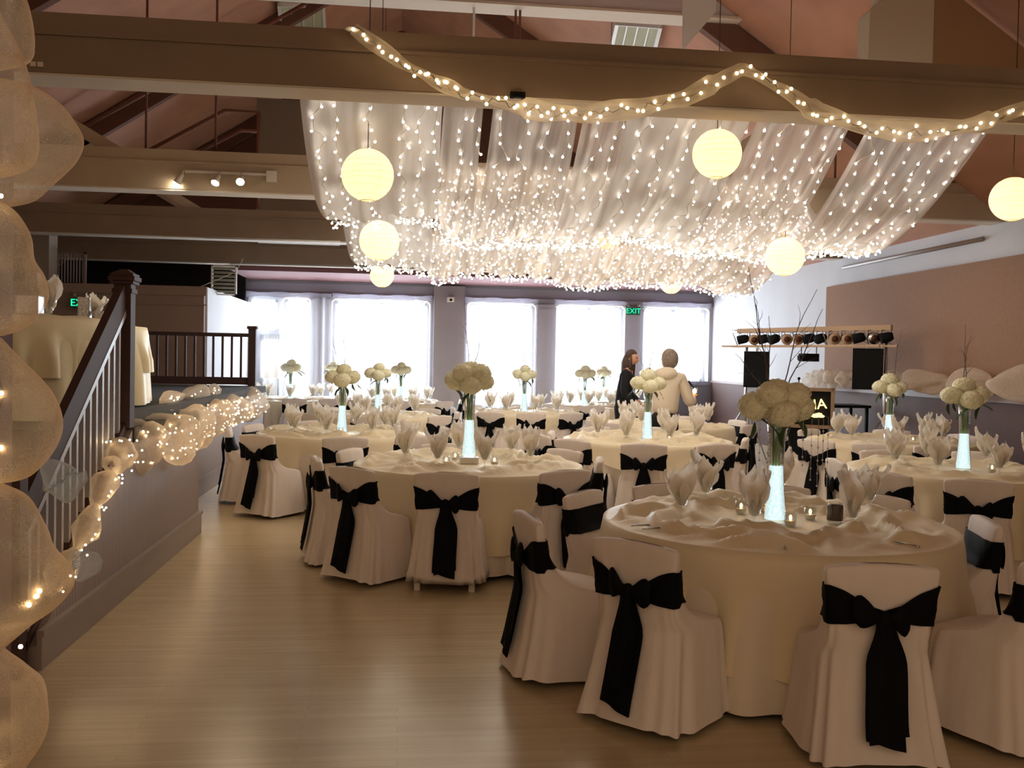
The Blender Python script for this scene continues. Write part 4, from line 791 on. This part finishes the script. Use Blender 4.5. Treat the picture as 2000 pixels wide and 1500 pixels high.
for i in range(210):
    ii = rnd.randint(2, len(C) - 2)
    if ii > 108 and rnd.random() < .6: ii = rnd.randint(2, 108)
    c = C[ii]; th = rnd.uniform(-1.5, 2.1); r = .2 * rnd.uniform(.55, 1.0) * (1 if c.y > -.5 else .75)
    put('bulb', SB if c.y < 4 else BULB, t, c + Vector((r * cos(th) * .8 + .02, rnd.uniform(-.08, .08), r * sin(th))))
for i in range(14):
    c = CB[rnd.randint(2, len(CB) - 2)]; put('bulb', SB, t, c + Vector((.06, 0, rnd.uniform(-.02, .06))))
for i in range(16):
    c = CC[min(len(CC) - 1, i * 5)]; put('bulb', SB, t, c + Vector((.05, rnd.uniform(-.03, .03), rnd.uniform(-.06, .03))))
# net bunting along the right wall rail
for pts, lb, sd in (([(7.02, 15.9, 1.38, .12), (7.0, 15.2, 1.38, .16), (7.0, 14.2, 1.40, .14)], 'grey white net bunched on the rail left of the right speaker', 31), ([(7.0, 13.3, 1.42, .12), (7.0, 12.5, 1.42, .16), (7.0, 11.5, 1.44, .15), (7.0, 10.6, 1.44, .17), (7.0, 9.6, 1.44, .16), (7.0, 8.6, 1.44, .16)], 'long net bunting on the right wall rail', 32)):
    mb, _ = puff_tube(pts, 0, sd, [0, .18, .4, .6, .82, 1], 20, 90, .4); tag(put('net_bunting', mb.data('net_bunting', M_tulleW)), lb, 'bunting', 'net bunting on the right wall')

# ================================================================ light rig, speakers, sign
A = Vector((5.48, 15.1, 0)); B = Vector((6.72, 12.45, 0)); dv = (B - A).normalized(); nv = Vector((-dv.y, dv.x, 0)) * -1
t = thing('lighting_truss', 'horizontal tan lighting truss spanning between two stands', 'truss', (A.x, A.y, 0)); Lg = (B - A).length
R = lambda s, off, z: tuple(dv * s + nv * off + Vector((0, 0, z)))
put('top_chord', MB().bar(R(0, 0, 2.155), R(Lg, 0, 2.155), .05, .075).data('top_chord', M_tan, False), t); put('bottom_chord', MB().bar(R(-.12, 0, 1.90), R(Lg + .1, 0, 1.90), .035, .03).bar(R(-.1, .25, 1.90), R(Lg, .25, 1.90), .03, .03).data('bottom_chord', M_tan, False), t)
mb = MB()
for k in range(8): s0 = k * Lg / 8; mb.tube([R(s0, -.03, 2.12), R(s0 + Lg / 8, -.03, 1.91)], .008, 5); mb.tube([R(s0, .12, 2.12), R(s0, .0, 1.91)], .008, 5)
put('lattice', mb.data('lattice', M_trim), t); put('end_bar', MB().tube([R(-.25, -.05, 2.17), R(.05, -.05, 2.17)], .012).tube([R(-.25, -.05, 1.9), R(.05, -.05, 1.9)], .012).data('end_bar', M_metal), t)
for k in range(13):
    s0 = .12 + k * (Lg - .2) / 12; c = A + dv * s0; fc = k in (1, 4, 5, 8, 9, 11)
    q = thing('stage_light', 'par can on the truss, %s from its left end' % ['first', 'second', 'third', 'fourth', 'fifth', 'sixth', 'seventh', 'eighth', 'ninth', 'tenth', 'eleventh', 'twelfth', 'last'][k], 'stage light', (c.x, c.y, 2.02), 0, 'par cans on the truss')
    dd = Vector((-.25, -1, -.15)).normalized() if fc else Vector((-.9, -.5 if k % 2 else .5, -.25)).normalized(); a_ = -dd * .09; b_ = dd * .09
    put('can_body', MB().tube([tuple(a_), tuple(a_ + dd * .05), tuple(b_)], [.045, .07, .075], 14).data('can_body', M_black), q); put('yoke', MB().tube([(-.07, 0, 0), (-.07, 0, .1), (.07, 0, .1), (.07, 0, 0)], .006, 5).data('yoke', M_black), q)
    if fc: put('gel_frame', MB().tube([tuple(b_), tuple(b_ + dd * .02)], .085, 16).tube([tuple(b_ + dd * .02), tuple(b_ + dd * .024)], .05, 16, 1).data('gel_frame', [M_tan if k != 11 else M_metal, mat('gel_dark', (.10, .03, .015), .4)]), q)
def rig_stand(c, lb, h=1.9):
    t = thing('tripod_stand', lb, 'stand', c, 0, 'tripod stands of the rig'); put('pole', MB().tube([(0, 0, .15), (0, 0, h)], .022, 10).data('pole', M_metal), t); put('collar', MB().tube([(0, 0, .85), (0, 0, .95)], .035, 10).data('collar', M_black), t)
    for k in range(3): a = k * 2.094 + .5; put('leg', MB().tube([(.03 * cos(a), .03 * sin(a), .88), (.55 * cos(a), .55 * sin(a), .02)], .014, 8).data('leg', M_metal), t); put('brace', MB().tube([(0, 0, .35), (.32 * cos(a), .32 * sin(a), .42)], .009, 6).data('brace', M_metal), t)
rig_stand((5.58, 14.95, 0), 'silver tripod stand at the left end of the truss'); rig_stand((6.70, 12.55, 0), 'silver tripod stand at the right end of the truss', 1.95)
for c, w_, h_, lb in (((5.70, 14.8, 1.24), .20, .58, 'black loudspeaker below the left end of the truss'), ((6.45, 12.6, 1.29), .20, .57, 'black loudspeaker below the right end of the truss')):
    t = thing('loudspeaker', lb, 'speaker', c, -.40, 'black loudspeakers'); put('cabinet', MB().prism([(-w_, -.15, 0), (w_, -.15, 0), (w_ * .75, .17, 0), (-w_ * .75, .17, 0)], (0, 0, h_)).data('cabinet', M_black, False), t); put('grille', MB().box(-w_ + .015, w_ - .015, -.165, -.15, .015, h_ - .015).data('grille', M_speaker, False), t)
    put('hanging_bracket', MB().box(-.02, .02, -.02, .02, h_, h_ + .06).data('hanging_bracket', M_metal, False), t)
t = thing('effect_light', 'small black box light hung under the middle of the truss', 'stage light', (6.13, 13.8, 1.73)); put('housing', MB().box(-.13, .13, -.08, .08, -.06, .06).box(-.16, -.13, -.05, .05, -.04, .03).data('housing', M_black, False), t); put('bracket', MB().bar((-.12, 0, .06), (-.12, 0, .17), .01, .01).bar((.12, 0, .06), (.12, 0, .17), .01, .01).data('bracket', M_black, False), t)
# sign case with lit letters
t = thing('lit_sign_case', 'wooden framed black case with glowing yellow lettering', 'sign', (5.92, 13.5, 0), -.52)
put('case', MB().box(-.42, .42, .0, .3, .72, 1.25).box(-.36, .36, .02, .28, 0, .72).data('case', M_black, False), t)
put('frame', MB().box(-.45, .45, -.03, .02, .68, .73).box(-.45, .45, -.03, .02, 1.23, 1.28).box(-.45, -.40, -.03, .02, .68, 1.28).box(.40, .45, -.03, .02, .68, 1.28).data('frame', mat('frame_wood', (.34, .22, .14), .6), False), t)
put('lettering', text_mesh('SIA', .21, M_sign, 'lettering', .006), t, (.20, -.02, 1.03), (pi / 2, -.12, 0))
mb = MB(); mb.tube([(-.13, 0, .91), (-.08, 0, .92), (-.05, 0, .89), (-.01, 0, .86), (.0, 0, .84)], [.012, .022, .018, .022, .012], 8)
mb.ball((.19, 0, .87), (.07, .012, .03)).ball((.24, 0, .885), (.05, .012, .03)).ball((.27, 0, .865), (.05, .012, .022)); put('lettering', mb.data('lettering', M_sign), t, (0, -.03, 0))
t = thing('equipment_table', 'dark low equipment table against the wainscot behind the sign', 'table', (6.6, 13.9, 0)); put('tabletop', MB().box(-.45, .45, -.3, .3, .98, 1.02).data('tabletop', M_black, False), t)
for a in (-1, 1):
    for b in (-1, 1): put('leg', MB().box(a * .4 - .02, a * .4 + .02, b * .26 - .02, b * .26 + .02, 0, .98).data('leg', M_black, False), t)
t = thing('microphone', 'small microphone on a thin stand behind the sign', 'microphone', (6.2, 14.3, 0)); put('stand', MB().tube([(0, 0, 0), (0, 0, 1.38)], .008, 6).data('stand', M_black), t); put('capsule', MB().ball((0, 0, 1.40), .025).data('capsule', M_black), t)

# ================================================================ people
def skin_obj(name, verts, edges, radii, m, parent, sub=1, loc=(0, 0, 0)):
    me = bpy.data.meshes.new(name); me.from_pydata(verts, edges, []); me.materials.append(m); o = put(name, me, parent, loc)
    md = o.modifiers.new('skin', 'SKIN'); md.use_smooth_shade = True
    for v, r in zip(me.skin_vertices[0].data, radii): v.radius = r if isinstance(r, tuple) else (r, r); v.use_root = False
    me.skin_vertices[0].data[0].use_root = True; sb = o.modifiers.new('sub', 'SUBSURF'); sb.levels = sub; sb.render_levels = sub; return o
def hand(parent, w, d, side, name='body'):
    pass
def head_mesh(jaw=.9):
    def fn(x, y, z): # face towards -y
        k = 1.0
        if z < -.2: k *= 1 - .14 * (-.2 - z) / .8
        if y < -.8 and abs(x) < .2 and -.25 < z < .15: k *= 1.16 * 1
        elif y < -.6 and abs(x) < .55 and .05 < z < .3: k *= .97
        return k
    return MB().ball((0, 0, 0), (.075, .095, .118), 28, 22, 0, fn)
def person(name, label, loc, rz, lean, skinm, topm, botm, hair, arms, holdpose=None, H=1.74, longhair=False, jacket=False):
    """stands at loc facing local -y before rz; lean = forward bend"""
    t = thing('person', label, 'person', loc, rz); s = H / 1.74; hz = .93 * s
    sh = Vector((0, -lean * .5, 1.42 * s)); nk = Vector((0, -lean * .58, 1.50 * s)); hd = Vector((0, -lean * .72 - .02, 1.62 * s))
    V = [(0, 0, hz), (0, -lean * .12, 1.08 * s), (0, -lean * .35, 1.26 * s), tuple(sh), tuple(nk), tuple(hd - Vector((0, 0, .04)))]; E = [(0, 1), (1, 2), (2, 3), (3, 4), (4, 5)]; RR = [(.15, .115), (.135, .10), (.155, .11), (.10, .08), .052, .05]
    for sd in (-1, 1):
        b = len(V); V += [(sd * .095, 0, .86 * s), (sd * .10, -.015, .48 * s), (sd * .10, .02, .09), (sd * .11, -.13, .035)]; E += [(0, b), (b, b + 1), (b + 1, b + 2), (b + 2, b + 3)]; RR += [.088, .058, .04, (.04, .028)]
    for sd, (el, wr) in zip((-1, 1), arms):
        b = len(V); S_ = (sd * .17, sh.y + .0, sh.z - .02); V += [S_, tuple(el), tuple(wr)]; E += [(3, b), (b, b + 1), (b + 1, b + 2)]; RR += [.055, .043, .03]
        wv = Vector(wr); dv_ = (wv - Vector(el)).normalized(); pl = wv + dv_ * .06; b2 = len(V); V.append(tuple(pl)); E.append((b + 2, b2)); RR.append((.032, .018))
        side = dv_.cross(Vector((0, 0, 1))).normalized() if abs(dv_.z) < .9 else Vector((0, 1, 0))
        for f_ in range(4):
            o_ = side * (f_ - 1.5) * .017; k1 = pl + o_ + dv_ * .04; k2 = k1 + dv_ * (.018 + .004 * (f_ % 3)) + Vector((0, 0, -.018)); b3 = len(V); V += [tuple(k1), tuple(k2)]; E += [(b2, b3), (b3, b3 + 1)]; RR += [.009, .007]
        th_ = wv + dv_ * .03 + side * .035 * -sd; b3 = len(V); V += [tuple(th_), tuple(th_ + dv_ * .03 + side * .012 * -sd)]; E += [(b + 2, b3), (b3, b3 + 1)]; RR += [.011, .009]
    body = skin_obj('body', V, E, RR, skinm, t)
    hm = head_mesh(); hm.ball((-.028, -.088, .018), .010, 8, 6, 1).ball((.028, -.088, .018), .010, 8, 6, 1)
    hm.ball((0, -.108, -.015), (.012, .018, .022), 8, 6).ball((0, -.096, -.055), (.025, .01, .008), 8, 5, 2).ball((-.077, .005, -.005), (.012, .02, .032), 8, 6).ball((.077, .005, -.005), (.012, .02, .032), 8, 6)
    h = put('head', hm.data('head', [skinm, mat('eye_dark', (.03, .02, .02), .3), mat('lips', (.42, .14, .12), .5)]), t, hd, (lean * .6, 0, holdpose or 0))
    hr = MB().ball((0, .014, .022), (.088, .104, .118), 26, 18, 0, lambda x, y, z: (.8 if (y < -.35 and z < .35) else 1.0) * (1 + .05 * noise.noise(Vector((x * 6, y * 6, z * 6)))))
    if longhair:
        hr.tube([(0, .045, .03), (0, .06, -.08), (.0, .055, -.2), (0.0, .04, -.30)], [.075, .095, .09, .05], 16).tube([(.075, -.01, .02), (.082, -.012, -.1), (.075, -.03, -.27)], [.02, .03, .02], 8).tube([(-.075, -.01, .02), (-.082, -.012, -.1), (-.075, -.03, -.27)], [.02, .03, .02], 8)
    put('hair', hr.data('hair', hair), h)
    if jacket: h.scale = (1.2, 1.2, 1.15)
    # clothing follows the body, slightly larger
    tv = [(0, 0, hz - .12 if not jacket else hz - .02), (0, -lean * .12, 1.08 * s), (0, -lean * .35, 1.26 * s), tuple(sh), tuple(nk - Vector((0, 0, .03)))]; te = [(0, 1), (1, 2), (2, 3), (3, 4)]
    g = .035 if jacket else .014; tr = [(.165 + g, .13 + g), (.15 + g, .115 + g), (.165 + g, .12 + g), (.11 + g, .09 + g), .06 + g * .6]
    for sd, (el, wr) in zip((-1, 1), arms):
        b = len(tv); tv += [(sd * .175, sh.y, sh.z - .02), tuple(el), tuple(Vector(wr) * .93 + Vector(el) * .07)]; te += [(3, b), (b, b + 1), (b + 1, b + 2)]; tr += [.065 + g * .6, .055 + g * .5, .040 + g * .4]
    top = skin_obj('jacket' if jacket else 'sweater', tv, te, tr, topm, t)
    if jacket: put('hood', MB().ball((0, 0, 0), (.15, .10, .07), 22, 12, 0, lambda x, y, z: 1 + .12 * noise.noise(Vector((x * 3, y * 3, z * 3)))).data('hood', topm), top, (0, sh.y + .085, sh.z + .045), (-.5, 0, 0))
    tv = [(0, 0, hz), (0, -.01, hz + .10)]; te = [(0, 1)]; tr = [(.18, .145), (.165, .135)]
    for sd in (-1, 1): b = len(tv); tv += [(sd * .10, 0, .82 * s), (sd * .10, -.015, .48 * s), (sd * .10, .02, .12)]; te += [(0, b), (b, b + 1), (b + 1, b + 2)]; tr += [.105, .082, .072]
    put_ = skin_obj('trousers', tv, te, tr, botm, t); sm = MB()
    for sd in (-1, 1): sm.ball((sd * .105, -.07, .035), (.05, .14, .045), 14, 8)
    put('shoe', MB().ball((-.105, -.07, .04), (.05, .14, .045), 14, 8).data('shoe', M_black), t); put('shoe', MB().ball((.105, -.07, .04), (.05, .14, .045), 14, 8).data('shoe', M_black), t)
    return t
# cream jacket, seen from behind, turned right, holding up a lit glass
person('p', 'grey haired person in cream hooded jacket and black trousers lighting a candle glass', (3.28, 11.62, 0), radians(150), .24, M_skin, M_jacket, M_trous, M_hairg,
       [((-.30, -.15, 1.09), (-.29, -.31, 1.18)), ((.27, -.20, 1.14), (.02, -.40, 1.30))], radians(42), 1.75, False, True)
person('p', 'long haired woman in black sweater turned towards the person in cream', (3.33, 14.15, 0), radians(68), .16, M_skin, M_top, M_trous, M_hairb,
       [((-.24, -.06, 1.14), (-.20, -.22, .98)), ((.24, -.06, 1.14), (.16, -.24, 1.0))], radians(-10), 1.79, True)
# the lit glass held up by the person in cream, and the long lighter
t = thing('candle_glass', 'glowing glass votive held up by the person in cream', 'candle', (3.71, 11.76, 1.215)); put('glass_cup', MB().lathe([(0, 0), (.03, 0), (.038, .03), (.036, .09)], 16).data('glass_cup', M_glass), t); put('flame', MB().ball((0, 0, .04), (.026, .026, .035), 12, 8).data('flame', M_flame), t)
tag(put('long_lighter', MB().tube([(3.60, 11.66, 1.38), (3.695, 11.74, 1.285)], [.012, .007], 8).data('long_lighter', M_black)), 'black long-necked lighter pointing at the held candle', 'lighter')
print('objects', len(bpy.data.objects))
